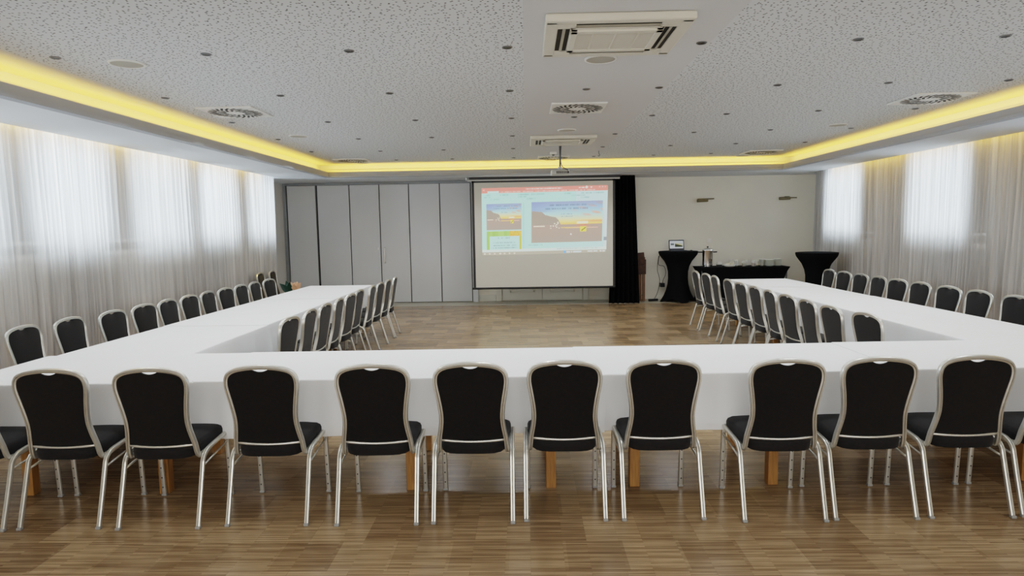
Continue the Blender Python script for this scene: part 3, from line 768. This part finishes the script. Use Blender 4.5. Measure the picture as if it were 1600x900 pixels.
aircon(0.14, 1.08, 4.12, 4.98, 'large square cream air conditioning cassette in the ceiling nearest the camera')
aircon(0.08, 1.05, 9.44, 10.30, 'square cream air conditioning cassette in the ceiling just before the projector')
def diffuser(x, y, label):
    t = thing('ceiling_diffuser', label, 'air vent', (x, y, CZ), 0, 'square swirl vents in the ceiling')
    obj('plate', box_bm(-0.30, 0.30, -0.30, 0.30, -0.018, 0, bev=0.006), M['diff'], t)
    bm = bmesh.new()
    for ring, (r0, r1, n, wd) in enumerate(((0.10, 0.18, 16, 0.013), (0.19, 0.28, 26, 0.013))):
        for i in range(n):
            a = 2*PI*i/n; a2 = a+0.28
            p0 = Vector((r0*math.cos(a), r0*math.sin(a), 0)); p1 = Vector((r1*math.cos(a2), r1*math.sin(a2), 0)); dd = (p1-p0).normalized(); nn = Vector((-dd.y, dd.x, 0))*wd
            z = Vector((0, 0, -0.0195))
            bm.faces.new([bm.verts.new(v+z) for v in (p0-nn, p1-nn, p1+nn, p0+nn)])
    obj('swirl_slots', bm, M['ac_dark'], t)
for x, y, lb in ((0.59, 7.30, 'square white swirl vent in the middle of the ceiling between the two cassettes'), (-3.18, 7.13, 'square white swirl vent in the ceiling beside the left glowing cove'), (4.38, 7.17, 'square white swirl vent in the ceiling beside the right glowing cove'),
                 (-3.27, 12.25, 'square white swirl vent at the far left corner of the perforated ceiling'), (4.36, 12.12, 'square white swirl vent at the far right corner of the perforated ceiling'), (0.54, 12.40, 'square white swirl vent in the ceiling behind the projector pole')):
    diffuser(x, y, lb)
def speaker(x, y, r, label):
    t = thing('ceiling_speaker', label, 'speaker', (x, y, CZ), 0, 'round speakers in the ceiling')
    obj('rim', lathe_bm([(r, 0), (r, -0.008), (r-0.012, -0.012), (r-0.018, -0.006)], 32, capb=False, capt=False), M['diff'], t, True, 30)
    obj('grille', lathe_bm([(r-0.014, -0.002), (r-0.015, -0.008), (r*0.5, -0.010), (0.004, -0.0105)], 32), M['speaker'], t, True, 30)
for x, y, lb in ((-3.09, 5.06, 'round beige speaker in the perforated ceiling nearest the left cove'), (-3.16, 9.04, 'round beige speaker halfway along the left side of the ceiling'), (0.61, 5.24, 'round beige speaker just behind the nearest air conditioning cassette'),
                 (0.58, 8.97, 'round beige speaker just before the farther air conditioning cassette'), (4.26, 8.98, 'round beige speaker halfway along the right side of the ceiling'), (4.22, 12.72, 'round beige speaker at the far right end of the ceiling'),
                 (0.50, 12.85, 'small round speaker by the back cove beside the projector pole'), (-3.2, 12.72, 'small round speaker at the far left end of the ceiling')):
    speaker(x, y, 0.13, lb)
def make_downlight():
    t = thing('downlight', 'x', 'spotlight', (0, 0, CZ))
    obj('trim_ring', lathe_bm([(0.039, 0), (0.039, -0.004), (0.034, -0.007), (0.029, -0.004)], 20, capb=False, capt=False), M['ring'], t, True, 40)
    obj('bulb', lathe_bm([(0.032, -0.001), (0.030, -0.004), (0.015, -0.0025), (0.004, -0.002)], 20), M['lamp_dark'], t, True)
    return t
dl0 = make_downlight(); fd = True
xs = [-3.50, -2.36, -1.29, -0.12, 0.60, 1.30, 2.43, 3.48, 4.61]
rowsy = [(4.85, (0, 1, 2, 3, 5, 6, 7)), (6.35, tuple(range(9))), (7.92, tuple(range(9))), (9.42, (0, 1, 2, 3, 5, 6, 7, 8)), (10.92, (0, 1, 2, 3, 5, 6, 7, 8)), (12.35, (1, 2, 3, 5, 6, 7))]
for k, (y, idx) in enumerate(rowsy):
    for n_, i in enumerate(idx):
        o = dl0 if fd else copy_tree(dl0); fd = False
        xx = xs[i] + (0.24 if (k == 2 and i == 5) else 0.0) - (0.02*k if i < 4 else 0)
        o.location = (xx, y - (0.10 if (k > 1 and i in (0, 7, 8)) else 0), CZ)
        o['label'] = 'small round recessed spotlight in the %s ceiling row from the camera, %s from left' % (ORD[k], ORD[n_]); o['group'] = 'recessed spotlights in the ceiling'
# smoke detector and hook
t = thing('motion_sensor', 'small white sensor box on the ceiling beside the projector pole', 'sensor', (0.50, 11.55, CZ))
obj('housing', box_bm(-0.06, 0.06, -0.05, 0.05, -0.045, 0, bev=0.01), M['white_plastic'], t); obj('lens', lathe_bm([(0.028, -0.046), (0.022, -0.058), (0.008, -0.064)], 14), M['lamp_dark'], t, True)
bm = bmesh.new(); tube(bm, [(0, 0, 0), (0, 0, -0.04), (0.012, 0, -0.06), (0.018, 0, -0.08), (0.0, 0, -0.095), (-0.015, 0, -0.08)], 0.006, 6)
o = obj('ceiling_hook', bm, M['ring'], None, True); o.location = (1.30, 11.5, CZ); tag(o, 'small metal hook hanging from the ceiling right of the projector', 'hook')
# projector on its pole
t = thing('projector', 'small ceiling projector on a thin pole in front of the screen', 'projector', (0.56, 10.48, CZ))
bm = bmesh.new(); lathe(bm, [(0.06, 0), (0.06, -0.015), (0.02, -0.03)], 16); obj('ceiling_plate', bm, M['grey_plastic'], t, True, 40)
bm = bmesh.new(); tube(bm, [(0.0, 0, -0.02), (0.003, 0, -0.2), (0.0, 0, -0.385)], 0.013, 10); obj('pole', bm, M['ring'], t, True)
bm = bmesh.new(); tube(bm, crom([(0.02, -0.02, -0.02), (0.012, -0.02, -0.15), (0.016, -0.02, -0.30), (0.05, -0.03, -0.37), (0.12, -0.12, -0.42)], 5), 0.006, 6); obj('cable', bm, M['cable'], t, True)
bm = bmesh.new()
for a in (0.4, 1.9, 3.5, 5.1): tube(bm, [(0, 0, -0.37), (0.06*math.cos(a), 0.06*math.sin(a), -0.415)], 0.007, 6)
lathe(bm, [(0.03, -0.36), (0.035, -0.38), (0.02, -0.40)], 12); obj('mount', bm, M['grey_plastic'], t, True)
bd = obj('body', box_bm(-0.145, 0.145, -0.11, 0.13, -0.495, -0.412, bev=0.018, seg=3), M['grey_plastic'], t)
bm = bmesh.new()
for i in range(7): bx(bm, -0.06+i*0.028, -0.045+i*0.028, -0.114, -0.108, -0.475, -0.435)
bx(bm, 0.125, 0.14, -0.114, -0.108, -0.47, -0.44); obj('port', bm, M['ac_dark'], bd)
obj('lens', lathe_bm([(0.03, 0.12), (0.03, 0.15), (0.02, 0.152)], 16, axis='y', c=(0.05, 0, -0.455)), M['lamp_dark'], bd, True, 40)

# ------------------------------------------------------------------ back right: wall lamps, high tables, buffet
def wall_lamp(x, z, thick_first, label):
    t = thing('wall_lamp', label, 'wall lamp', (x, YB, z), 0, 'wall lamps on the back wall')
    obj('mount', box_bm(-0.05, 0.05, -0.06, 0, -0.035, 0.035, bev=0.008), M['bronze'], t)
    bm = bmesh.new(); tube(bm, [(-0.19, -0.085, -0.015), (0.05, -0.085, -0.010)], 0.032, 12); obj('lamp_tube', bm, M['bronze'], t, True, 40)
    bm = bmesh.new(); tube(bm, [(-0.18, -0.075, 0.02), (0.19, -0.075, 0.028)] if thick_first else [(0.0, -0.075, 0.0), (0.20, -0.075, 0.002)], 0.014, 10); obj('arm', bm, M['bronze'], t, True, 40)
wall_lamp(4.02, 2.22, True, 'bronze bar wall lamp on the back wall above the steel urn')
wall_lamp(5.84, 2.24, False, 'bronze bar wall lamp on the back wall near the right curtain')
t = thing('wall_switch', 'small white thermostat on the back wall above the steel urn', 'switch', (4.13, YB, 1.31))
obj('plate', box_bm(-0.05, 0.05, -0.014, 0, -0.05, 0.05, bev=0.006), M['white_plastic'], t); obj('dial', lathe_bm([(0.025, -0.014), (0.022, -0.028), (0.004, -0.03)], 16, axis='y'), M['white_plastic'], t, True, 40)

def high_table(x, y, label, rot=0, kr=1.0):
    t = thing('cocktail_table', label, 'high table', (x, y, 0), rot, 'high tables in black stretch covers')
    obj('tabletop', lathe_bm([(0.40*kr, 1.075), (0.41*kr, 1.09), (0.40*kr, 1.10)], 40), M['black_plastic'], t, True, 40)
    bm = bmesh.new(); rings = []; K = 64
    prf = [(0.0, 0.40), (0.06, 0.36), (0.14, 0.315), (0.25, 0.265), (0.38, 0.228), (0.52, 0.212), (0.66, 0.215), (0.78, 0.242), (0.89, 0.295), (0.97, 0.36), (1.03, 0.405), (1.07, 0.420), (1.10, 0.424), (1.106, 0.41), (1.107, 0.2)]
    for z, r in prf:
        ring = []
        for i in range(K):
            a = 2*PI*i/K
            f = (0.5+0.5*math.cos(4*a))
            low = max(0, 1-z/0.45)
            rr = kr*r*(1-0.28*low*(1-f)); zz = z
            if z < 0.13: zz = z + (0.085*(1-f**0.8))*(1-z/0.13)
            ring.append(bm.verts.new((rr*math.cos(a), rr*math.sin(a), zz)))
        rings.append(ring)
    for a, b in zip(rings, rings[1:]):
        for i in range(K): bm.faces.new((a[i], a[(i+1) % K], b[(i+1) % K], b[i]))
    bm.faces.new(rings[-1])
    obj('stretch_cover', bm, M['black'], t, True, 70)
    bm = bmesh.new(); lathe(bm, [(0.03, 0.03), (0.03, 1.08)], 12)
    for k in range(4):
        a = PI/2*k; tube(bm, [(0, 0, 0.06), (0.37*math.cos(a), 0.37*math.sin(a), 0.02)], 0.018, 8)
    obj('pedestal', bm, M['black_plastic'], t, True, 40)
high_table(3.32, 14.10, 'black stretch-covered high table carrying the open laptop', math.radians(8))
high_table(5.63, 12.55, 'empty black stretch-covered high table in front of the right curtain', math.radians(20), 0.91)
# buffet table in a black stretch cover
bx0, bx1, by0, by1 = 3.66, 5.54, 13.55, 14.2
t = thing('buffet_table', 'long low black stretch-covered buffet table with urn and crockery', 'buffet table', ((bx0+bx1)/2, (by0+by1)/2, 0))
hw, hd = (bx1-bx0)/2, (by1-by0)/2
obj('tabletop', box_bm(-hw+0.02, hw-0.02, -hd+0.02, hd-0.02, 0.735, 0.762), M['black_plastic'], t)
bm = bmesh.new(); rings = []; K = 120
for q in [0, 0.08, 0.2, 0.35, 0.5, 0.65, 0.8, 0.92, 0.98, 1.0]:
    ring = []
    for i in range(K):
        s = i/K*4; k = int(s); u = s-k
        A = [(-hw, -hd), (hw, -hd), (hw, hd), (-hw, hd)]; p, p2 = A[k], A[(k+1) % 4]
        x, y = p[0]+(p2[0]-p[0])*u, p[1]+(p2[1]-p[1])*u
        pin = 4*q*(1-q)                      # cloth draws in between table edge and feet
        x *= 1-0.13*pin; y *= 1-0.16*pin
        edge = math.sin(PI*u)
        lift = 0.30*edge*(1-q)**2 if True else 0
        if k in (1, 3): lift = 0.12*edge*(1-q)**2
        z = 0.006+0.762*q + lift*0.35
        if q < 0.9:
            if k == 0: y += 0.03*edge*(1-q)
        ring.append(bm.verts.new((x, y, z)))
    rings.append(ring)
for a, b in zip(rings, rings[1:]):
    for i in range(K): bm.faces.new((a[i], a[(i+1) % K], b[(i+1) % K], b[i]))
bm.faces.new(rings[-1]); obj('stretch_cover', bm, M['black'], t, True, 50)
for sx_ in (-1, 1):
    for sy_ in (-1, 1): obj('leg', lathe_bm([(0.02, 0), (0.02, 0.735)], 10, c=(sx_*(hw-0.06), sy_*(hd-0.06), 0)), M['ring'], t, True, 40)
BZ = 0.769
# steel urn
t = thing('drink_urn', 'tall polished steel hot drink urn on the left end of the buffet table', 'urn', (3.90, 13.88, BZ))
obj('body', lathe_bm([(0.085, 0.0), (0.10, 0.01), (0.10, 0.03), (0.112, 0.04), (0.112, 0.34), (0.118, 0.35), (0.116, 0.362)], 32), M['chrome'], t, True, 40)
ld = obj('lid', lathe_bm([(0.117, 0.362), (0.112, 0.378), (0.08, 0.40), (0.035, 0.412)], 32), M['chrome'], t, True, 40)
obj('knob', lathe_bm([(0.012, 0.41), (0.022, 0.43), (0.018, 0.44)], 14), M['black_plastic'], ld, True)
for s in (-1, 1):
    bm = bmesh.new(); tube(bm, [(s*0.11, 0, 0.315), (s*0.16, 0, 0.315), (s*0.20, 0, 0.318)], 0.013, 8); obj('handle', bm, M['black_plastic'], t, True, 40)
tp = obj('tap', lathe_bm([(0.012, -0.17), (0.012, -0.11)], 10, axis='y', c=(0.03, 0, 0.10)), M['black_plastic'], t, True, 40)
obj('lever', box_bm(0.018, 0.042, -0.18, -0.155, 0.07, 0.175, bev=0.004), M['black_plastic'], tp)
obj('gauge', box_bm(0.022, 0.040, -0.122, -0.108, 0.16, 0.31, bev=0.003), M['glass'], t)
# sachet box, snack plate
t = thing('sachet_box', 'small black box of white sachets beside the steel urn', 'box', (4.12, 13.78, BZ))
obj('box', box_bm(-0.05, 0.05, -0.05, 0.05, 0, 0.05, bev=0.004), M['black_plastic'], t)
bm = bmesh.new()
for i in range(8): bx(bm, -0.042+i*0.0115, -0.036+i*0.0115, -0.035, 0.035, 0.045, 0.085+0.008*((i*5) % 3), rot=Matrix.Rotation(0.1*((i % 3)-1), 3, 'Y'))
obj('sachets', bm, M['white_plastic'], t)
t = thing('snack_bowl', 'shallow white oval bowl of pale snacks on the buffet table', 'bowl', (4.32, 13.70, BZ))
obj('bowl', lathe_bm([(0.07, 0), (0.11, 0.02), (0.125, 0.055), (0.118, 0.055), (0.10, 0.022), (0.02, 0.016)], 30, capt=True), M['porcelain'], t, True, 40)
bm = bmesh.new(); rr = random.Random(4)
for i in range(16):
    a = rr.uniform(0, 6.28); r = 0.085*math.sqrt(rr.random()); bx(bm, r*math.cos(a)-0.03, r*math.cos(a)+0.03, r*math.sin(a)-0.018, r*math.sin(a)+0.018, 0.03+0.02*(i % 3), 0.045+0.02*(i % 3), bev=0.003, rot=Matrix.Rotation(rr.uniform(-0.4, 0.4), 3, 'X'))
sn = obj('snacks', bm, M['beige_pack'], t); sn['kind'] = 'stuff'
# jars and glasses
def glass(x, y, h, r, fill, label, group):
    t = thing('glass_jar' if fill else 'drinking_glass', label, 'jar' if fill else 'glass', (x, y, BZ), 0, group)
    obj('wall', lathe_bm([(r*0.85, 0), (r*0.9, 0.004), (r, h), (r-0.003, h), (r*0.85, 0.008), (0.005, 0.007)], 20), M['glassware'], t, True, 40)
    if fill: obj('filling', lathe_bm([(r*0.80, 0.009), (r*0.88, h*0.52), (0.004, h*0.55)], 18), M[fill], t, True, 40)
def glassware():
    m, t, out = nt('pale_glassware')
    tr = N(t, 'ShaderNodeBsdfTransparent'); df = N(t, 'ShaderNodeBsdfPrincipled'); df.inputs['Base Color'].default_value = (0.72, 0.72, 0.66, 1); df.inputs['Roughness'].default_value = 0.08
    mx = N(t, 'ShaderNodeMixShader'); mx.inputs[0].default_value = 0.28; L(t, tr.outputs[0], mx.inputs[1]); L(t, df.outputs[0], mx.inputs[2]); L(t, mx.outputs[0], out.inputs[0]); return m
M['glassware'] = glassware()
gl = [(4.43, 13.98, 0.13, 0.040, None, 'tall clear glass on the buffet, leftmost behind the snack bowl'), (4.53, 13.95, 0.13, 0.042, None, 'tall clear glass on the buffet between snack bowl and coffee jar'), (4.65, 13.80, 0.12, 0.046, 'coffee', 'glass jar half full of brown coffee on the buffet'),
      (4.755, 13.98, 0.13, 0.038, None, 'tall clear glass on the buffet between the coffee jar and the red-brown jar'), (4.86, 13.80, 0.13, 0.050, 'redjar', 'glass jar with dark red-brown filling on the buffet'), (4.97, 13.94, 0.13, 0.042, None, 'tall clear glass just right of the red-brown jar'), (5.07, 13.90, 0.13, 0.042, None, 'tall clear glass just left of the cup stacks')]
for a in gl: glass(*a, group='glasses and jars on the buffet')
# stacks of plates
def make_plate():
    t = obj('plate', lathe_bm([(0.05, 0), (0.078, 0.006), (0.088, 0.013), (0.086, 0.015), (0.074, 0.009), (0.02, 0.004)], 28), M['porcelain'], None, True, 40); return t
pl0 = make_plate(); fp = True
for nm, (x, y), n in (('left stack beside the glasses', (5.14, 14.0), 10), ('middle stack', (5.21, 13.84), 10), ('rightmost stack', (5.40, 13.90), 11)):
    for k in range(n):
        o = pl0 if fp else copy_tree(pl0); fp = False
        o.location = (x+0.002*math.sin(k*2.1), y, BZ+k*0.0135)
        tag(o, 'white saucer, %s from bottom in the %s on the buffet' % (ORD[k], nm), 'saucer', 'stacked saucers on the buffet')
# laptop, mouse
t = thing('laptop', 'open dark laptop on the left high table showing the slide', 'laptop', (3.32, 14.10, 1.107), math.radians(4))
obj('base', box_bm(-0.17, 0.17, -0.13, 0.11, 0.0, 0.018, bev=0.004), M['keyboard'], t)
tilt = Matrix.Rotation(-0.16, 4, 'X')
ld = obj('lid', box_bm(-0.17, 0.17, -0.004, 0.006, 0.0, 0.225, bev=0.003), M['keyboard'], t); ld.location = (0, 0.11, 0.016); ld.rotation_euler = (-0.14, 0, 0)
def lap(u, v):
    if v < 0.06: return (235, 240, 245)
    if 0.06 < u < 0.32 and 0.28 < v < 0.55: return (60, 75, 60) if v > 0.42 else (150, 160, 170)
    if 0.38 < u < 0.95 and 0.22 < v < 0.80:
        a = (u-0.38)/0.57; b = (v-0.22)/0.58; e = 0.25+0.45*a
        if b < e: return lerp((200, 215, 230), (240, 225, 170), b/e)
        return lerp((75, 85, 45), (40, 45, 30), (b-e)/(1-e+0.01))
    return (238, 243, 248)
painted('display', 60, 36, 1.0, lap, lambda u, v: (-0.150+0.30*u, -0.0052, 0.203-0.165*v), M['lcd'], ld)
t = thing('computer_mouse', 'small black computer mouse beside the laptop', 'mouse', (3.58, 14.0, 1.107))
bm = bmesh.new(); bmesh.ops.create_uvsphere(bm, u_segments=16, v_segments=8, radius=0.05); bmesh.ops.transform(bm, matrix=Matrix.Diagonal((0.65, 1, 0.5, 1)), verts=bm.verts)
for v in bm.verts: v.co.z = max(v.co.z, 0.0)
obj('shell', bm, M['black_plastic'], t, True); obj('wheel', box_bm(-0.004, 0.004, -0.035, -0.018, 0.018, 0.026, bev=0.002), M['ring'], t)
# power lead with adapter and strip
bm = bmesh.new()
tube(bm, crom([(2.96, 14.2, 1.08), (2.93, 14.25, 0.95), (2.94, 14.3, 0.80), (3.06, 14.3, 0.76), (3.10, 14.32, 0.60), (3.05, 14.35, 0.45), (3.05, 14.38, 0.36)], 5), 0.006, 6)
tube(bm, crom([(2.93, 14.25, 1.0), (2.91, 14.3, 0.7), (2.97, 14.33, 0.45), (2.94, 14.38, 0.2), (2.88, 14.4, 0.05), (2.82, 14.3, 0.03)], 5), 0.006, 6)
o = tag(obj('power_cable', bm, M['cable'], None, True), 'thin black power leads hanging behind the laptop high table', 'cable')
t = thing('plug_adapter', 'black plug adapter in the back wall socket left of the laptop table', 'plug', (3.06, 14.6, 0.33))
obj('body', box_bm(-0.05, 0.05, -0.16, 0, -0.045, 0.045, bev=0.01), M['black_plastic'], t)
t = thing('power_strip', 'black power strip on the floor left of the laptop table', 'power strip', (2.80, 14.2, 0.002), 0.3)
obj('body', box_bm(-0.11, 0.11, -0.03, 0.03, 0, 0.05, bev=0.008), M['black_plastic'], t)
bm = bmesh.new()
for i in range(3): lathe(bm, [(0.018, 0.0505), (0.016, 0.051)], 10, c=(-0.07+i*0.065, 0, 0))
obj('socket', bm, M['hole'], t)
# brown folded stand between drape and wall
t = thing('folded_easel', 'folded brown wooden easel leaning by the wall right of the black drape', 'easel', (2.53, 14.25, 0))
obj('leg', box_bm(-0.12, -0.06, -0.03, 0.03, 0.0, 0.95, bev=0.005), M['brown_wood'], t)
obj('leg', box_bm(0.035, 0.095, -0.03, 0.03, 0.0, 0.98, bev=0.005), M['brown_wood'], t)
obj('middle_leg', box_bm(-0.045, 0.02, 0.0, 0.05, 0.0, 0.92, bev=0.005), M['brown_wood'], t)
bm = bmesh.new(); bx(bm, -0.14, 0.11, -0.06, -0.03, 0.60, 0.93, bev=0.008); bx(bm, -0.14, 0.075, -0.075, -0.04, 0.82, 1.08, bev=0.01, rot=Matrix.Rotation(-0.08, 3, 'Y'))
obj('board', bm, M['brown_dark'], t)
obj('wing_nut', lathe_bm([(0.02, -0.05), (0.012, -0.035)], 10, axis='y', c=(0.02, 0, 0.15)), M['chrome'], t, True)

# ------------------------------------------------------------------ lily in a vase beyond the left table, card on a chair seat
t = thing('potted_lily', 'peach lily with dark green leaf behind the far left corner of the left table', 'flower', (-4.02, 10.9, 0)); t.scale = (1.0, 1.0, 1.11)
obj('vase', lathe_bm([(0.09, 0), (0.12, 0.05), (0.10, 0.25), (0.07, 0.38), (0.085, 0.42), (0.075, 0.42), (0.06, 0.38), (0.01, 0.36)], 24), M['pot'], t, True, 40)
bm = bmesh.new(); tube(bm, crom([(0, 0, 0.3), (0.01, 0, 0.45), (0.05, -0.02, 0.62)], 4), 0.008, 6); tube(bm, crom([(0, 0, 0.3), (-0.04, 0, 0.45), (-0.1, 0, 0.60)], 4), 0.007, 6); obj('stem', bm, M['leaf'], t, True)
def petal(bm, base, d, ln, wd, curl, roll=0):
    d = Vector(d).normalized(); side = d.cross(Vector((0, -1, 0.15))).normalized(); nrm = side.cross(d)
    g = []
    for i in range(8):
        s = i/7; w = wd*math.sin(PI*min(1, 0.12+0.88*s)**0.9)*(1 if s < 0.98 else 0.15)
        c = Vector(base) + d*(ln*s) + nrm*(curl*s*s)
        g.append([bm.verts.new(c + side*(w*k) + nrm*(0.25*w*abs(k))) for k in (-1, -0.4, 0.4, 1)])
    for a, b in zip(g, g[1:]):
        for k in range(3): bm.faces.new((a[k], a[k+1], b[k+1], b[k]))
bm = bmesh.new()
for d, l, w, c in (((0.9, -0.1, 0.9), 0.17, 0.045, 0.02), ((0.45, -0.3, 1), 0.16, 0.045, 0.0), ((-0.55, -0.1, 1.1), 0.15, 0.035, -0.01), ((0.1, -0.4, 0.8), 0.12, 0.05, 0.02), ((0.75, 0.3, 0.6), 0.13, 0.045, 0.03), ((-0.1, 0.3, 0.9), 0.13, 0.045, 0.0)):
    petal(bm, (0.03, -0.02, 0.60), d, l, w, c)
obj('bloom', bm, M['petal'], t, True)
for d, l, w in (((-0.8, -0.1, 0.75), 0.22, 0.05), ((0.15, -0.2, 0.9), 0.18, 0.05), ((-0.3, 0.2, 0.8), 0.2, 0.05)):
    bm = bmesh.new(); petal(bm, (-0.07, 0, 0.56), d, l, w, 0.02); obj('leaf', bm, M['leaf'], t, True)
t = thing('card_folder', 'small beige folder lying on a chair seat at the inner side of the left table', 'folder', (-2.36, 8.0, 0.490), 0.4)
obj('cover', box_bm(-0.11, 0.11, -0.15, 0.15, 0, 0.006, bev=0.002), M['folder'], t); obj('pages', box_bm(-0.105, 0.108, -0.145, 0.145, 0.006, 0.018), M['white_plastic'], t); obj('cover', box_bm(-0.11, 0.11, -0.15, 0.15, 0.018, 0.024, bev=0.002), M['folder'], t)

# ------------------------------------------------------------------ light
def area(name, loc, direction, sx_, sy_, power, col, spread=None):
    ld = bpy.data.lights.new(name, 'AREA'); ld.shape = 'RECTANGLE'; ld.size = sx_; ld.size_y = sy_; ld.energy = power; ld.color = col
    if spread: ld.spread = spread
    o = bpy.data.objects.new(name, ld); COL.objects.link(o); o.location = loc
    o.rotation_euler = Vector(direction).to_track_quat('-Z', 'Y').to_euler(); return o
SKY = (0.66, 0.83, 1.0)
WINL, WINR = 64, 64
for i, (a, b) in enumerate(left_win): area('daylight_left', (XL-0.08, (a+b)/2, (WZ0+WZ1)/2), (1, 0, -0.0), WZ1-WZ0-0.1, b-a-0.1, WINL, SKY, math.radians(75))
for i, (a, b) in enumerate(right_win): area('daylight_right', (XR+0.08, (a+b)/2, (1.28+WZ1)/2), (-1, 0, -0.0), WZ1-1.28-0.1, b-a-0.1, WINR, SKY, math.radians(85))
for x in (-3.0, 0.5, 4.0): area('daylight_rear', (x, YF+0.05, 1.95), (0, 1, 0), 2.4, 1.5, 85, (1.0, 0.99, 0.97))
YEL = (1.0, 0.62, 0.05)
def strip(name, x, y, z, ln, along_y, power):
    o = area(name, (x, y, z), (0, 0, 1), ln if not along_y else 0.05, ln if along_y else 0.05, power, YEL); o.rotation_euler = (PI, 0, 0); return o
strip('cove_strip', LXL-0.12, (YF+LYB)/2, SZ+0.05, LYB-YF, True, 50)
strip('cove_strip', LXR+0.12, (YF+LYB)/2, SZ+0.05, LYB-YF, True, 50)
strip('cove_strip', (LXL+LXR)/2, LYB+0.12, SZ+0.05, LXR-LXL, False, 30)
for x, y1 in ((-5.02, 12.9), (6.155, 13.8)):
    o = area('curtain_strip', (x, (3+y1)/2-0.3, CZ-0.02), (0, 0, -1), 0.03, y1-3.6, 62, YEL, math.radians(70)); o.rotation_euler = (0, 0, 0)
def add_fill_spot(x, y, e, cone=134):  # added unseen fill to brighten the tabletops; the downlights themselves are off
    ld = bpy.data.lights.new('fill_spot', 'SPOT'); ld.energy = e; ld.spot_size = math.radians(cone); ld.spot_blend = 0.5; ld.shadow_soft_size = 0.0; ld.color = (0.95, 0.98, 1.0)
    q = bpy.data.objects.new('fill_spot', ld); COL.objects.link(q); q.location = (x, y, CZ-0.03)
for o in list(COL.objects):
    if o.name.split('.')[0] == 'downlight': add_fill_spot(o.location.x, o.location.y, 24 if o.location.y < 9 else 17, 168 if 10.5 < o.location.y < 11.2 and -3.2 < o.location.x < 4.2 else 134)
for y, e in ((3.35, 9), (1.9, 7), (0.4, 5)):  # more added fill rows towards the camera, with no fittings above
    for x in xs: add_fill_spot(x, y, e)
w = bpy.data.worlds.new('world'); SC.world = w; w.use_nodes = True
bg = w.node_tree.nodes['Background']; bg.inputs['Color'].default_value = (0.82, 0.91, 1.0, 1); bg.inputs['Strength'].default_value = 1.1

SC.view_settings.view_transform = 'Filmic'; SC.view_settings.look = 'Medium High Contrast'; SC.view_settings.exposure = 0.03
SC.cycles.use_denoising = True
SC.cycles.max_bounces = 8; SC.cycles.diffuse_bounces = 5; SC.cycles.glossy_bounces = 4; SC.cycles.transparent_max_bounces = 12; SC.cycles.transmission_bounces = 6
SC.cycles.sample_clamp_indirect = 6.0
